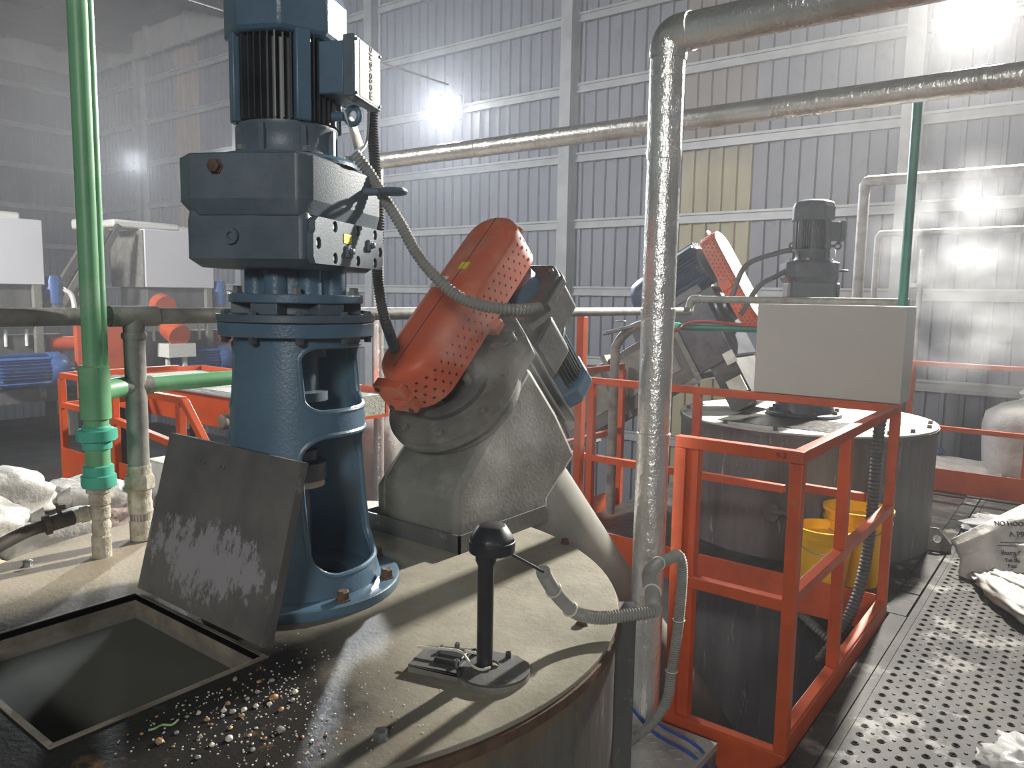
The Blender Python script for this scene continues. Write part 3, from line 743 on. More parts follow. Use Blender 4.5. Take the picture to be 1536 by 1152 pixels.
b.tube([(0, -.0, -.16), (0, 0, -1.0), (0, 0, -3.65)], .158, 56, smooth=False); b.lathe([(.17, -.32), (.17, -.3)], 56) if False else None
b.build('screw_tube', TUBEG, C1)
MB().lathe([(.158, -.52), (.161, -.518), (.161, -.512), (.158, -.51)], 56).build('weld_seam', TUBEG, C1)
guard1 = drive_guard(C1)
b = MB(); b.box((-.085, -.188, .085), (.03, -.150, .20)); b.build('end_tab', GUARD, guard1, bev=.004)
for q in ((-.07, .10), (.015, .10), (-.07, .185)): MB().hexb((q[0], -.188, q[1]), (0, -1, 0), .008, .006).build('bolt', BOLTR, guard1)
b = MB(); b.box((-.085, .20, .2372), (-.03, .25, .2382)); b.build('paper_label', YLABEL if False else LABEL, guard1)
b = MB(); b.box((-.015, .285, .2372), (.02, .315, .2382)); b.build('warning_label', YLABEL, guard1)
# mounting plates for the drive
b = MB(); b.box((-.10, .232, -.47), (.15, .246, .06)); b.build('motor_plate', GRAYD, C1, bev=.002)
b = MB(); b.box((-.10, .19, -.42), (.15, .203, .04)); b.build('base_plate', GRAYD, C1, bev=.002)
for xx, zz in ((.125, -.38), (.125, .01), (-.08, -.38), (-.08, .01)): 
    b = MB(); b.cyl((xx, .17, zz), (xx, .262, zz), .006, n=10); b.hexb((xx, .246, zz), (0, 1, 0), .011, .01); b.hexb((xx, .19, zz), (0, -1, 0), .011, .01); b.build('threaded_rod', BOLTS, C1)
b = MB(); T = basisT((.13, 0, 0), (0, 0, 1), (0, 1, 0)); b.prism([(-.36, .19), (.0, .19), (-.02, .1), (-.10, .03), (-.27, .03)], -.008, .008, T); b.build('gusset', GRAYP, C1)
b = MB(); T = basisT((-.10, 0, 0), (0, 0, 1), (0, 1, 0)); b.prism([(-.36, .19), (.0, .19), (-.02, .1), (-.10, .03), (-.27, .03)], -.008, .008, T); b.build('gusset', GRAYP, C1)
b = MB(); b.box((-.10, .12, -.04), (.06, .19, .0)); b.build('support_leg', GRAYD, C1)
b = MB(); b.box((.07, .17, .055), (.12, .215, .085)); b.build('guard_bracket', GUARD, C1, bev=.002)
# gearmotor, axis parallel to the screw
gyc = .455
b = MB()
def octg(hx, hy, c, cx=0, cy=gyc): return [(cx-hx+c, cy-hy), (cx+hx-c, cy-hy), (cx+hx, cy-hy+c), (cx+hx, cy+hy-c), (cx+hx-c, cy+hy), (cx-hx+c, cy+hy), (cx-hx, cy+hy-c), (cx-hx, cy-hy+c)]
b.prism(octg(.125, .165, .035, 0, gyc-.035), -.20, -.02); b.build('gear_housing', GRAYD, C1, bev=.008)
b = MB(); b.prism(octg(.132, .10, .03, 0, gyc+.03), -.085, -.045); b.build('housing_rib', GRAYD, C1, bev=.006)
b = MB(); b.prism([(-.07, .27), (.137, .27), (.137, .40), (.10, .44), (-.07, .44)], -.27, -.10); b.build('side_boss', GRAYD, C1, bev=.01)
b = MB(); b.lathe([(.09, -.02), (.075, .03), (.035, .05), (.035, .09)], 40, M.Translation((0, gyc, 0))); b.build('output_neck', BLUE, C1)
for dx, dy in ((.1, .09), (-.1, .09), (.1, -.15), (-.1, -.15)):
    MB().hexb((dx, gyc+dy, -.02), (0, 0, 1), .01, .01).build('bolt', BOLTS, C1)
b = MB(); b.lathe([(.13, 0), (.13, .012), (.1, .02)], 40, M.Translation((0, gyc-.06, -.215))); b.build('motor_flange', SLATE, C1)
motor_parts(C1, .100, .20, M.Translation((.02, gyc-.07, -.215)) @ M.Rotation(pi, 4, 'X'), square=True, hoodR=.115, hoodL=.085, nf=38, hood=BLUE)
b = MB(); b.box((-.13, gyc-.13, -.37), (-.09, gyc-.03, -.26)); b.build('terminal_box', SLATE, C1, bev=.005)
# curb frame on the lid
curb = MB(); curb.box((-1.875, 1.655, TZ), (-1.445, 1.662, TZ+.055)); curb.box((-1.452, 1.655, TZ), (-1.445, 2.10, TZ+.055)); curb.box((-1.875, 1.655, TZ), (-1.868, 1.95, TZ+.055)); curb.box((-1.86, 1.665, TZ), (-1.455, 1.95, TZ+.012))
curb.v = [(x-tx, y-ty, z) for x, y, z in curb.v]
curb.build('curb_frame', GRAYD, tank1)

# conveyor two, drives the far tank
NAVY = mat('navy_motor_paint', (.035, .065, .13), (.025, .045, .09), .4, 0, 6)
A2 = R_(31); O2 = (-2.215, 5.55, 1.534)
C2 = thing('screw_conveyor', 'inclined grey trough conveyor with round blue motor and red perforated guard by the back wall', 'conveyor', O2, (pi/2-A2, 0, pi/2))
g2 = drive_guard(C2, gr=.13, y0=-.085, y1=.43, z0=.08, z1=.20, cross=False)
b = MB(); b.plate(stadium(.122, -.085, .43), [], .2025, .204); b.build('lit_face', mat('lit_guard_red', (.42, .24, .19), (.36, .19, .15), .6), g2)  # paler than the guard: strong light on the face put into its colour
MB().box((-.001, -.19, .204), (.001, .54, .206)).build('seam', INKD, g2)
b = MB(); b.box((-.14, .10, .07), (.137, .17, .16)); b.build('clamp_band', GUARD, g2, bev=.004)
b = MB(); b.lathe([(.17, -.03), (.17, .0), (.1, .0), (.1, .04), (.04, .04), (.04, .09)], 48); b.build('disc_flange', SHAFT, C2)
b = MB(); b.prism([(-.22, -.36), (.22, -.36), (.22, .12), (-.22, .12)], -.34, -.03); b.build('head_box', SHAFT, C2, bev=.01)
b = MB(); b.prism([(-.20, -.36), (.20, -.36), (.20, .10), (-.20, .10)], -3.2, -.34); b.build('trough', GRAYD, C2, bev=.006)
for zz in (-.35, -1.0, -1.65, -2.3):
    b = MB(); b.plate([(-.24, -.40), (.24, -.40), (.24, .14), (-.24, .14)], [[(-.20, -.36), (.20, -.36), (.20, .10), (-.20, .10)]], zz-.02, zz+.02); b.build('stiffener', GRAYP, C2)
for zz in (-.95, -1.6):
    b = MB(); b.box((-.208, -.26, zz), (-.2, .04, zz+.5)); b.build('access_panel', GRAYP, C2, bev=.003)
b = MB(); b.box((-.15, .16, -.72), (.15, .185, .02)); b.box((-.15, .10, -.72), (-.12, .16, .02)); b.box((.12, .10, -.72), (.15, .16, .02)); b.build('motor_plate', SHAFT, C2)
Tm = M.Translation((0, .40, .02)) @ M.Rotation(pi, 4, 'X')
motor_parts(C2, .172, .42, Tm, fin=NAVY, body=NAVY, hood=NAVY, nf=36, hoodL=.24, hoodR=.168)
b = MB(); b.lathe([(.14, -.02), (.14, .03), (.05, .06), (.03, .09)], 40, M.Translation((0, .375, .0))); b.build('motor_flange', SLATE, C2)
for xx in (-.12, .12): MB().box((xx-.03, .185, -.32), (xx+.03, .26, -.06)).build('motor_foot', SHAFT, C2, bev=.01)
b = MB(); b.box((-.2, -.72, -.25), (.2, -.36, -.05)); b.build('discharge_chute', GRAYD, C2)
b = MB(); b.box((-.23, -.40, -.11), (-.215, -.31, -.03)); b.build('pale_plate', LABEL, C2)
b = MB(); b.box((-.23, -.62, -.18), (-.215, -.50, -.06)); b.build('pale_plate', LABEL, C2)

# ------------------------------------------------------------------ pipes
def pipe(name, label, cat='pipe', **kw): return thing(name, label, cat, **kw)
p = pipe('insulated_pipe', 'foil wrapped silver pipe standing upright by the orange cage and turning right overhead')
b = MB(); b.tube([(-1.255, 2.50, -.95), (-1.255, 2.50, 2.42)], .059, 36, smooth=False); b.build('riser', FOIL, p)
b = MB(); b.tube([(-1.255, 2.50, 2.42), (-1.25, 2.50, 2.47), (-1.225, 2.5, 2.495), (-1.17, 2.50, 2.50)], .064, 36); b.build('elbow', FOIL, p)
b = MB(); b.tube([(-1.17, 2.50, 2.50), (1.5, 2.50, 2.50)], .060, 36, smooth=False); b.build('overhead_run', FOIL, p)
for zz in (-.2, .45, 1.1, 1.55, 2.1): MB().lathe([(.0595, -.02), (.0615, -.018), (.0615, .018), (.0595, .02)], 36, M.Translation((-1.255, 2.5, zz))).build('foil_band', FOIL, p)
p = pipe('insulated_pipe', 'long foil wrapped pipe crossing the picture high in front of the wall')
b = MB(); b.tube([(-4.02, 3.7, 2.50), (2.5, 3.7, 2.50)], .053, 32, smooth=False); b.build('overhead_run', FOIL, p)
for xx in (-3.1, -2.0, -1.1, -.45, .2): MB().lathe([(.0535, -.015), (.055, -.013), (.055, .013), (.0535, .015)], 32, M.Translation((xx, 3.7, 2.5)) @ frame_to((1, 0, 0))).build('foil_band', FOIL, p)
b = MB(); b.tube([(-4.0, 3.7, 2.46), (-4.0, 3.7, -1.2)], .036, 24, smooth=False); b.build('drop_pipe', FOIL, p)
for lab, Y, z, r, x0 in (('upper foil wrapped steam pipe on the right with a drop leg by the wall', 7.9, 2.74, .05, -1.87), ('lower thin pale steam pipe on the right bending down behind the mist', 7.8, 2.24, .028, -1.70)):
    p = pipe('steam_pipe', lab)
    b = MB(); b.tube([(x0+.02, Y, z), (3, Y, z)], r, 24, smooth=False); b.build('overhead_run', DULLF, p)
    b = MB(); b.tube([(x0, Y, .0), (x0, Y, z-.03), (x0+.015, Y, z-.005), (x0+.06, Y, z)], r, 24, smooth=False); b.build('drop_pipe', DULLF, p)
p = pipe('steam_pipe', 'short upright pale pipe between the steam pipe legs and the green pipe')
MB().tube([(-1.35, 8.0, .0), (-1.35, 8.0, 2.1)], .025, 20, smooth=False).build('riser', GALV, p); MB().box((-1.5, 7.97, 1.75), (-1.37, 8.03, 1.79)).build('clip', YEL if False else GALV, p)

p = pipe('header_pipe', 'grey horizontal iron pipe at eye height running back past the blue pedestal')
b = MB(); b.tube([(-2.276, -1.2, 1.523), (-2.276, 5.02, 1.523)], .025, 24, smooth=False); b.build('main_run', PIPEG, p)
b = MB(); b.tube([(-2.276, 5.0, 1.515), (-2.276, 5.02, 1.56), (-2.26, 5.02, 1.60), (-2.2, 5.02, 1.605)], .03, 20); b.build('elbow', PIPEG, p)
b = MB(); b.tube([(-2.22, 5.02, 1.605), (-.90, 5.02, 1.605)], .024, 20, smooth=False); b.build('cross_run', PIPEG, p)
b = MB(); b.tube([(-2.276, 1.13, 1.52), (-2.276, 1.13, .84)], .030, 24, smooth=False); b.build('riser', PIPEG, p)
b = MB(); b.tube([(-2.276, 1.06, 1.523), (-2.276, 1.20, 1.523)], .0305, 24, smooth=False); b.lathe([(.034, 1.455), (.036, 1.465), (.034, 1.475)], 24, M.Translation((-2.276, 1.13, 0))); b.build('tee', PIPEG, p)
b = MB(); T = M.Translation((-2.276, 1.13, 0))
b.lathe([(.03, .845), (.033, .845), (.033, .90), (.030, .905), (.030, .925), (.034, .93), (.034, .96), (.031, .965), (.033, .99), (.033, 1.0)], 20, T); b.lathe([(.036, 1.0), (.044, 1.005), (.044, 1.035), (.038, 1.045)], 8, T); b.lathe([(.034, 1.045), (.034, 1.075)], 20, T); b.build('union', LIMEY, p)

p = pipe('green_pipe', 'thick green plastic pipe rising full height with turquoise unions at its foot')
gx_, gy_ = -2.217, .985; T = M.Translation((gx_, gy_, 0))
MB().tube([(gx_, gy_, 1.28), (gx_-.0, gy_, 4.5)], .027, 28, smooth=False).build('riser', GREEN, p)
MB().tube([(gx_+.010, gy_+.022, 1.37), (gx_+.010, gy_+.022, 4.5)], .013, 18, smooth=False).build('side_pipe', GREEN, p)
MB().lathe([(.034, 1.24), (.040, 1.24), (.040, 1.385), (.034, 1.39)], 28, T).build('socket', GREEN, p)
MB().lathe([(.032, 1.06), (.032, 1.24)], 28, T).build('riser', GREEN, p)
b = MB(); b.lathe([(.036, 1.175), (.038, 1.18), (.038, 1.215), (.034, 1.22)], 28, T); b.lathe([(.034, 1.155), (.038, 1.155), (.038, 1.18)], 28, T); b.lathe([(.050, 1.178), (.053, 1.18), (.053, 1.208), (.050, 1.21)], 10, T); b.build('union', GREENU, p)
b = MB(); b.lathe([(.034, 1.075), (.040, 1.08), (.040, 1.105), (.034, 1.108)], 28, T); b.lathe([(.044, 1.045), (.046, 1.05), (.046, 1.078), (.042, 1.08)], 12, T); b.build('union', GREENU, p)
b = MB(); b.tube([(gx_, gy_, 1.315), (gx_-.04, gy_+.06, 1.315), (gx_-.06, gy_+.10, 1.315)], .030, 20); b.build('branch_elbow', GREEN, p)
MB().tube([(gx_-.06, gy_+.09, 1.315), (gx_-.06, gy_+.19, 1.315)], .029, 20, smooth=False).build('dusty_sleeve', PIPEG, p)
MB().tube([(gx_-.06, gy_+.19, 1.315), (gx_-.06, 1.95, 1.318)], .024, 20, smooth=False).build('branch_run', GREEN, p)
p2 = pipe('threaded_stub', 'crusted metal pipe stub under the green pipe with side tee and black hose', 'pipe fitting')
b = MB(); b.lathe([(.026, .84), (.026, .90), (.022, .905), (.024, .915), (.024, .935), (.022, .94), (.022, .95), (.027, .955), (.027, .985), (.023, .99), (.028, .995), (.028, 1.02), (.026, 1.025), (.034, 1.03), (.034, 1.045)], 20, T); b.build('stub', LIMEY, p2)
b = MB(); b.cyl((gx_, gy_, .975), (gx_-.01, gy_-.075, .968), .019, n=16); b.cyl((gx_-.004, gy_-.03, .972), (gx_-.008, gy_-.05, .97), .023, n=8); b.build('side_tee', LIMEY, p2)
b = MB(); b.cyl((gx_-.01, gy_-.07, .968), (gx_-.01, gy_-.13, .962), .021, n=14); b.cyl((gx_-.01, gy_-.128, .962), (gx_-.012, gy_-.142, .96), .027, n=10); b.tube([(gx_-.01, gy_-.1, .98), (gx_-.01, gy_-.105, 1.0), (gx_-.0, gy_-.09, 1.005)], .006, 8); b.build('valve', RUBB, p2)
b = MB(); b.tube([(gx_-.012, gy_-.14, .96), (gx_-.0, gy_-.20, .955), (gx_+.03, gy_-.30, .93), (gx_+.06, gy_-.42, .88)], .017, 14); b.build('black_hose', RUBB, p2)

p = pipe('green_pipe', 'dark green upright pipe on the right rising through the steam behind the cabinet')
MB().tube([(-.93, 5.0, 1.0), (-.93, 5.0, 2.78)], .026, 20, smooth=False).build('riser', GREEND, p)
p = pipe('green_pipe', 'green horizontal pipe with threaded valves beside the orange rail and grey trough')
b = MB(); b.tube([(-2.2, 4.7, 1.42), (-1.35, 4.7, 1.43)], .022, 16, smooth=False); b.build('run', GREEND, p)
b = MB(); T = M.Translation((-2.2, 4.7, 1.42)) @ frame_to((-1, 0, 0))
b.lathe([(.03, 0), (.03, .07), (.024, .075), (.024, .12), (.034, .125), (.034, .17), (.022, .18), (.022, .24)], 12, T); b.build('valve', GREENU, p)

# ------------------------------------------------------------------ orange steelwork
def rail_fence(name, label, segs, posts, group=None, w=.045, toe=None):
    t = thing(name, label, 'railing', group=group)
    for nm, a, c, h in segs:
        a, c = V(a), V(c); b = MB(); hw = w/2
        if nm == 'toe_board':
            d = (c-a).normalized(); T = M((d, V((0, 0, 1)).cross(d), V((0, 0, 1)))).transposed().to_4x4(); T.translation = a
            b.box((0, -.004, -h/2), ((c-a).length, .004, h/2), T)
        else:
            d = (c-a).normalized(); side = V((0, 0, 1)).cross(d)
            side = side.normalized() if side.length > 1e-3 else V((0, 1, 0)); upv = d.cross(side)
            T = M((d, side, upv)).transposed().to_4x4(); T.translation = a
            hw -= .0013; b.box((0, -hw, -hw), ((c-a).length, hw, hw), T)
        b.build(nm, ORANGE, t, bev=.003)
    for x_, y_, z0, z1 in posts:
        MB().box((x_-w/2, y_-w/2, z0), (x_+w/2, y_+w/2, z1)).build('post', ORANGE, t, bev=.003)
    return t
XA, XB, YA, YB = -1.20, -.775, 2.635, 4.20
cage = rail_fence('guard_cage', 'tall orange angle steel cage in front around the pit by the walkway', [
    ('top_rail', (XA-.022, YA, 1.075), (XB+.022, YA, 1.075), 0), ('top_rail', (XB, YA+.02, 1.075), (XB, YB+.022, 1.075), 0),
    ('mid_rail', (XA, YA, .548), (XB, YA, .548), 0), ('mid_rail', (XB, YA, .572), (XB, YB, .565), 0),
    ('toe_board', (XA-.022, YA-.02, -.075), (XB+.02, YA-.02, -.075), .16), ('toe_board', (XB+.02, YA-.02, -.03), (XB+.02, YB, -.03), .20),
    ('bottom_rail', (XA, YA, -.01), (XB, YA, -.01), 0), ('bottom_rail', (XB-.002, YA+.02, .06), (XB-.002, YB, .06), 0)],
    [(XA, YA, -.15, 1.053), (XB, YA, -.15, 1.053), (XA+.042, YA+.02, -.1, 1.053), (XB-.002, 3.28, .07, 1.053), (XB, YB, -.12, 1.053)])
text('marker_lettering', '9-3', .028, INK, cage, basisT((-.845, YA-.0235, 1.066), (1, 0, 0), (0, 0, 1)))
rail_fence('guard_rail', 'orange railing behind the cage running past the second tank under the grey cabinet', [
    ('top_rail', (-2.93, YB, 1.075), (XB-.03, YB, 1.075), 0), ('mid_rail', (-2.93, YB, .575), (-1.3, YB, .575), 0), ('mid_rail', (-1.26, YB, .60), (-.88, YB, .60), 0),
    ('toe_board', (-2.93, YB, -.0), (XB-.03, YB, -.0), .20),
    ('top_rail', (-2.93, YB+.03, 1.075), (-2.93, 5.27, 1.075), 0), ('mid_rail', (-2.93, YB+.03, .575), (-2.93, 5.27, .575), 0), ('toe_board', (-2.93, YB, 0), (-2.93, 5.27, 0), .22)],
    [(-2.93, YB, -.1, 1.053), (-2.55, YB, -.1, 1.053), (-1.83, YB, -.1, 1.053), (-2.93, 5.27, -.1, 1.053)])
rail_fence('pipe_support', 'single orange post holding the grey header pipe behind the conveyor motor', [], [(-2.276, 3.62, 0, 1.497)])
rail_fence('guard_rail', 'orange railing across the far end of the walkway by the big white bag', [
    ('top_rail', (-2.6, 7.5, 1.08), (2.4, 7.5, 1.08), 0), ('mid_rail', (-2.6, 7.5, .53), (2.4, 7.5, .53), 0), ('toe_board', (-2.6, 7.47, .07), (2.4, 7.47, .07), .22)],
    [(-1.28, 7.5, -.05, 1.058), (-.39, 7.5, -.05, 1.058), (.8, 7.5, -.05, 1.058), (2.0, 7.5, -.05, 1.058)])
rail_fence('stair_rail', 'bright orange stair railing left of the blue pedestal behind the grey riser', [
    ('top_rail', (-4.06, 1.9, 1.09), (-3.38, 1.9, 1.09), 0), ('mid_rail', (-4.06, 1.9, .92), (-3.38, 1.9, .86), 0), ('sloping_rail', (-3.38, 1.9, 1.09), (-3.1, 1.9, .80), 0),
    ('toe_board', (-4.06, 1.9, .62), (-3.6, 1.9, .62), .16)],
    [(-4.06, 1.9, .5, 1.07), (-3.41, 1.9, .5, 1.07)], w=.036)
rail_fence('guard_rail', 'small orange railing corner at far left behind the green pipe', [
    ('top_rail', (-4.68, 1.9, 1.11), (-4.3, 1.9, 1.11), 0), ('top_rail', (-4.68, 1.9, 1.11), (-4.68, 2.6, 1.11), 0), ('mid_rail', (-4.68, 1.9, .94), (-4.3, 1.9, .94), 0), ('mid_rail', (-4.68, 1.9, .94), (-4.68, 2.6, .94), 0), ('toe_board', (-4.68, 1.88, .60), (-4.3, 1.88, .60), .2)],
    [(-4.68, 1.9, .5, 1.09), (-4.30, 1.9, .5, 1.09)], w=.034)
struct(MB().box((-5.2, 1.5, .42), (-3.0, 2.1, .5)).build('floor_walkway', GROUND))
struct(MB().box((-4.9, 1.75, ZF), (-4.7, 1.95, .42)).build('column_walkway', GROUND))

t = thing('feed_trough', 'orange sided trough of pale wet granules behind the stair railing', 'trough')
b = MB(); b.box((-5.6, 2.38, .84), (-3.5, 2.40, 1.02)); b.build('side_channel', ORANGE, t, bev=.004)
b = MB(); b.box((-5.6, 3.3, .84), (-3.5, 3.32, 1.02)); b.box((-5.62, 2.38, .84), (-5.6, 3.32, 1.02)); b.box((-5.6, 2.4, .84), (-3.5, 3.3, .86)); b.build('pan', ORANGE, t)
b = MB(); b.box((-5.6, 2.41, .86), (-3.5, 3.29, .985)); tag(b.build('granules', GRANM, t), '', ''); 
for o in t.children:
    if o.name.startswith('granules'): del o['label']; del o['category']; o['kind'] = 'stuff'
for k in range(2): MB().tube([(-5.6, 2.36+k*.05, 1.03+.005*k), (-3.5, 2.36+k*.05, 1.03+.005*k)], .011, 10, smooth=False).build('conduit', GALV, t)
for xx in (-5.4, -3.7):
    MB().box((xx-.04, 2.5, ZF), (xx+.04, 2.58, .84)).build('leg', GRAYD, t); MB().box((xx-.04, 3.1, ZF), (xx+.04, 3.18, .84)).build('leg', GRAYD, t)
b = MB(); b.box((-3.62, 2.28, .84), (-3.5, 2.38, 1.03)); b.cyl((-3.56, 2.28, .93), (-3.56, 2.2, .93), .04, n=12); b.build('junction_box', GRAYP, t, bev=.01)

# ------------------------------------------------------------------ cabinet, buckets, sensor, hoses
t = thing('control_cabinet', 'pale grey steel control cabinet standing on the orange rail behind the cage', 'cabinet', (0, 0, 0))
b = MB(); b.box((-1.50, YB-.01, 1.099), (-.757, YB+.24, 1.585)); b.build('body', CABM, t, bev=.004)
b = MB(); b.box((-1.49, YB+.24, 1.105), (-.767, YB+.255, 1.578)); b.build('door', CABM, t, bev=.004)
b = MB(); b.box((-1.48, YB+.05, 1.075), (-1.3, YB+.2, 1.099)); b.box((-1.0, YB+.05, 1.075), (-.8, YB+.2, 1.099)); b.build('bracket', ORANGE, t)
def bucket(x, y, lab, k=1.0):
    t = thing('bucket', lab, 'bucket', (x, y, -.013), group='yellow buckets beside the second tank'); b = MB()
    b.lathe([(0, 0), (.115*k, 0), (.150*k, .35*k), (.160*k, .35*k), (.160*k, .365*k), (.147*k, .365*k), (.110*k, .008), (0, .008)], 40); b.build('tub', YEL, t)
    b = MB(); b.lathe([(.148*k, .30*k), (.156*k, .30*k), (.156*k, .31*k), (.149*k, .31*k)], 40); b.build('rim_ring', YEL, t)
    b = MB(); b.tube([(-.155*k, 0, .33*k), (-.11*k, -.10*k, .27*k), (0, -.15*k, .245*k), (.11*k, -.10*k, .27*k), (.155*k, 0, .33*k)], .003, 6); b.build('handle', BOLTS, t)
bucket(-1.125, 4.40, 'yellow plastic bucket in front, partly hiding the taller one', 1.0)
bucket(-1.02, 4.67, 'taller yellow plastic bucket tucked behind the first, against the dark tank', 1.2)

t = thing('level_sensor', 'black capped level sensor post standing on the tank lid in front', 'sensor', (-.935, 1.152, TZ))
b = MB(); b.lathe([(.0165, -.05), (.0165, .225), (.021, .235), (.021, .255), (.03, .258)], 28); b.build('post', BLACKP, t)
b = MB(); b.lathe([(.030, .252), (.043, .256), (.046, .262), (.046, .283), (.043, .288), (.030, .307), (.026, .309), (0, .309)], 8, M.Translation((.009, .007, 0)), pi/8); b.lathe([(.046, .254), (.047, .278)], 32, M.Translation((.009, .007, 0))); b.build('cap', BLACKP, t, bev=.002)
b = MB(); b.tube([(.035, .02, .256), (.05, .05, .235), (.07, .10, .20)], .003, 8); b.build('lead', BLACKP, t)
t = thing('sensor_bracket', 'keyhole shaped grey bracket plate with bolts around the black post', 'bracket', (-.935, 1.152, TZ))
def arcpts(cx, cy, r, a0, a1, n): return [(cx+r*cos(R_(a0+(a1-a0)*i/n)), cy+r*sin(R_(a0+(a1-a0)*i/n))) for i in range(n+1)]
ax = R_(200)
out = arcpts(.045, -.0, .085, -150, 60, 20)
pl = [(-.145, .035), (-.145, -.055), (-.03, -.055)]+arcpts(.02, -.005, .075, -140, 35, 20)+[(.05, .06), (-.03, .06)]
b = MB(); b.plate(pl, [circ(.006, -.0, .024, 20)], .012, .017, M.Rotation(R_(18), 4, 'Z')); b.build('plate', GRAYD, t, bev=.001)
b = MB(); b.box((-.145, -.055, 0), (-.03, -.051, .014), M.Rotation(R_(18), 4, 'Z'))
ar = arcpts(.02, -.005, .075, -140, 35, 20)
ol = [(x_, y_) for x_, y_ in ar]+[(x_*.965+.0007, y_*.965) for x_, y_ in reversed(ar)]
b.prism(ol, 0, .016, M.Rotation(R_(18), 4, 'Z')); b.build('skirt', GRAYP, t)
b = MB(); b.box((-.10, -.03, .017), (-.045, .03, .026), M.Rotation(R_(18), 4, 'Z')); b.build('block', BLACKP, t, bev=.002)
for q in ((-.105, .02), (-.08, .045), (-.035, .03), (-.05, -.025), (-.03, -.06), (.035, .045)):
    v_ = M.Rotation(R_(18), 4, 'Z') @ V((q[0], q[1], .017)); b = MB(); b.lathe([(.006, 0), (.006, .012), (.0035, .012), (.003, .006), (0, .006)], 14, M.Translation(v_)); b.build('socket_screw', BOLTS if q[0] < -.04 else BLACKP, t)
b = MB(); b.tube([(-.14, -.05, .03), (-.07, -.02, .034), (-.045, -.015, .033)], .003, 6); b.tube([(-.045, -.015, .033), (-.01, -.03, .025), (.012, -.026, .02), (.024, -.01, .022)], .0028, 6); b.tube([(-.045, -.01, .036), (-.02, .0, .034), (0, .01, .03)], .0028, 6); b.build('cable_tie', TYW, t)

def hose(name, lab, pts, r, m_, corr=.009, n=14, ties=()):
    t = thing(name, lab, 'hose'); b = MB(); b.tube(pts, r, n, corr=corr); b.build('corrugated_tube', m_, t, ang=22)
    for p_, d in ties:
        b = MB(); b.torus(p_, d, r*1.06, .0022, 18, 6); b.build('tie', TYW, t)
    return t
hose('flexible_conduit', 'pale corrugated conduit arching from the mixer gearbox over to the conveyor motor',
     [(-1.575, 1.375, 1.962), (-1.548, 1.40, 1.915), (-1.511, 1.416, 1.853), (-1.471, 1.437, 1.785), (-1.43, 1.457, 1.708), (-1.383, 1.483, 1.645), (-1.34, 1.516, 1.60), (-1.29, 1.551, 1.576), (-1.235, 1.60, 1.567), (-1.215, 1.66, 1.567), (-1.24, 1.74, 1.57)], .0165, HOSEM, .010)
hose('flexible_conduit', 'dark corrugated conduit hanging straight down behind the large blue gearbox',
     [(-1.70, 1.555, 2.15), (-1.705, 1.555, 2.08), (-1.691, 1.55, 1.983), (-1.667, 1.544, 1.812), (-1.656, 1.528, 1.66), (-1.645, 1.54, 1.546), (-1.67, 1.60, 1.46), (-1.70, 1.66, 1.38)], .0165, HOSED, .008)
b = MB(); b.tube([(-1.475, 1.33, 2.075), (-1.50, 1.37, 2.10), (-1.60, 1.47, 2.16), (-1.68, 1.54, 2.18), (-1.70, 1.555, 2.12)], .008, 10)
tag(b.build('power_cable', BLACKP), 'black power cable dropping from the terminal box into the conduit', 'cable')
b = MB(); b.tube([(-1.70, 1.54, 2.13), (-1.69, 1.52, 2.03), (-1.63, 1.44, 1.98), (-1.585, 1.385, 1.965)], .0035, 8)
tag(b.build('thin_cable', TYW), 'thin pale cable looping between the two conduits behind the gearbox', 'cable')
hose('flexible_conduit', 'corrugated conduit lying from the black sensor post to the edge of the lid',
     [(-.865, 1.252, 1.04), (-.868, 1.265, 1.025), (-.87, 1.30, .985), (-.875, 1.35, .94), (-.87, 1.40, .90), (-.84, 1.45, .882), (-.81, 1.49, .882), (-.775, 1.53, .885), (-.76, 1.55, .888)], .0155, HOSEM, .007,
     ties=[((-.870, 1.30, .985), (0, .7, -.7)), ((-.872, 1.37, .92), (0, .7, -.6))])
hose('flexible_conduit', 'corrugated conduit looping over the tank edge and down beside the silver pipe',
     [(-.76, 1.55, .888), (-.80, 1.62, .90), (-.90, 1.80, .87), (-1.02, 2.10, .79), (-1.07, 2.28, .745), (-1.075, 2.36, .735), (-1.065, 2.38, .68), (-1.07, 2.38, .5), (-1.08, 2.36, .32), (-1.09, 2.34, .2), (-1.15, 2.27, .10), (-1.24, 2.15, .03), (-1.35, 2.05, -.02)], .019, HOSEM, .008,
     ties=[((-.80, 1.62, .90), (-.4, .9, 0)), ((-1.02, 2.10, .79), (-.3, .9, -.3)), ((-1.07, 2.38, .5), (0, 0, 1)), ((-1.08, 2.36, .32), (0, 0, 1))])
hose('flexible_conduit', 'dark flat conduit fixed inside the far corner post of the orange cage',
     [(-.825, 4.12, 1.04), (-.83, 4.11, .9), (-.83, 4.10, .6), (-.84, 4.08, .3), (-.87, 4.03, .08), (-.92, 3.96, -.08), (-.98, 3.86, -.2)], .03, HOSED, .02)
hose('drain_hose', 'grey hose sagging across the dark tank wall below the deck',
     [(-1.7, 4.45, -.02), (-1.4, 4.45, -.12), (-1.1, 4.45, -.30), (-.9, 4.45, -.42), (-.7, 4.5, -.45)], .028, HOSEM, .02)

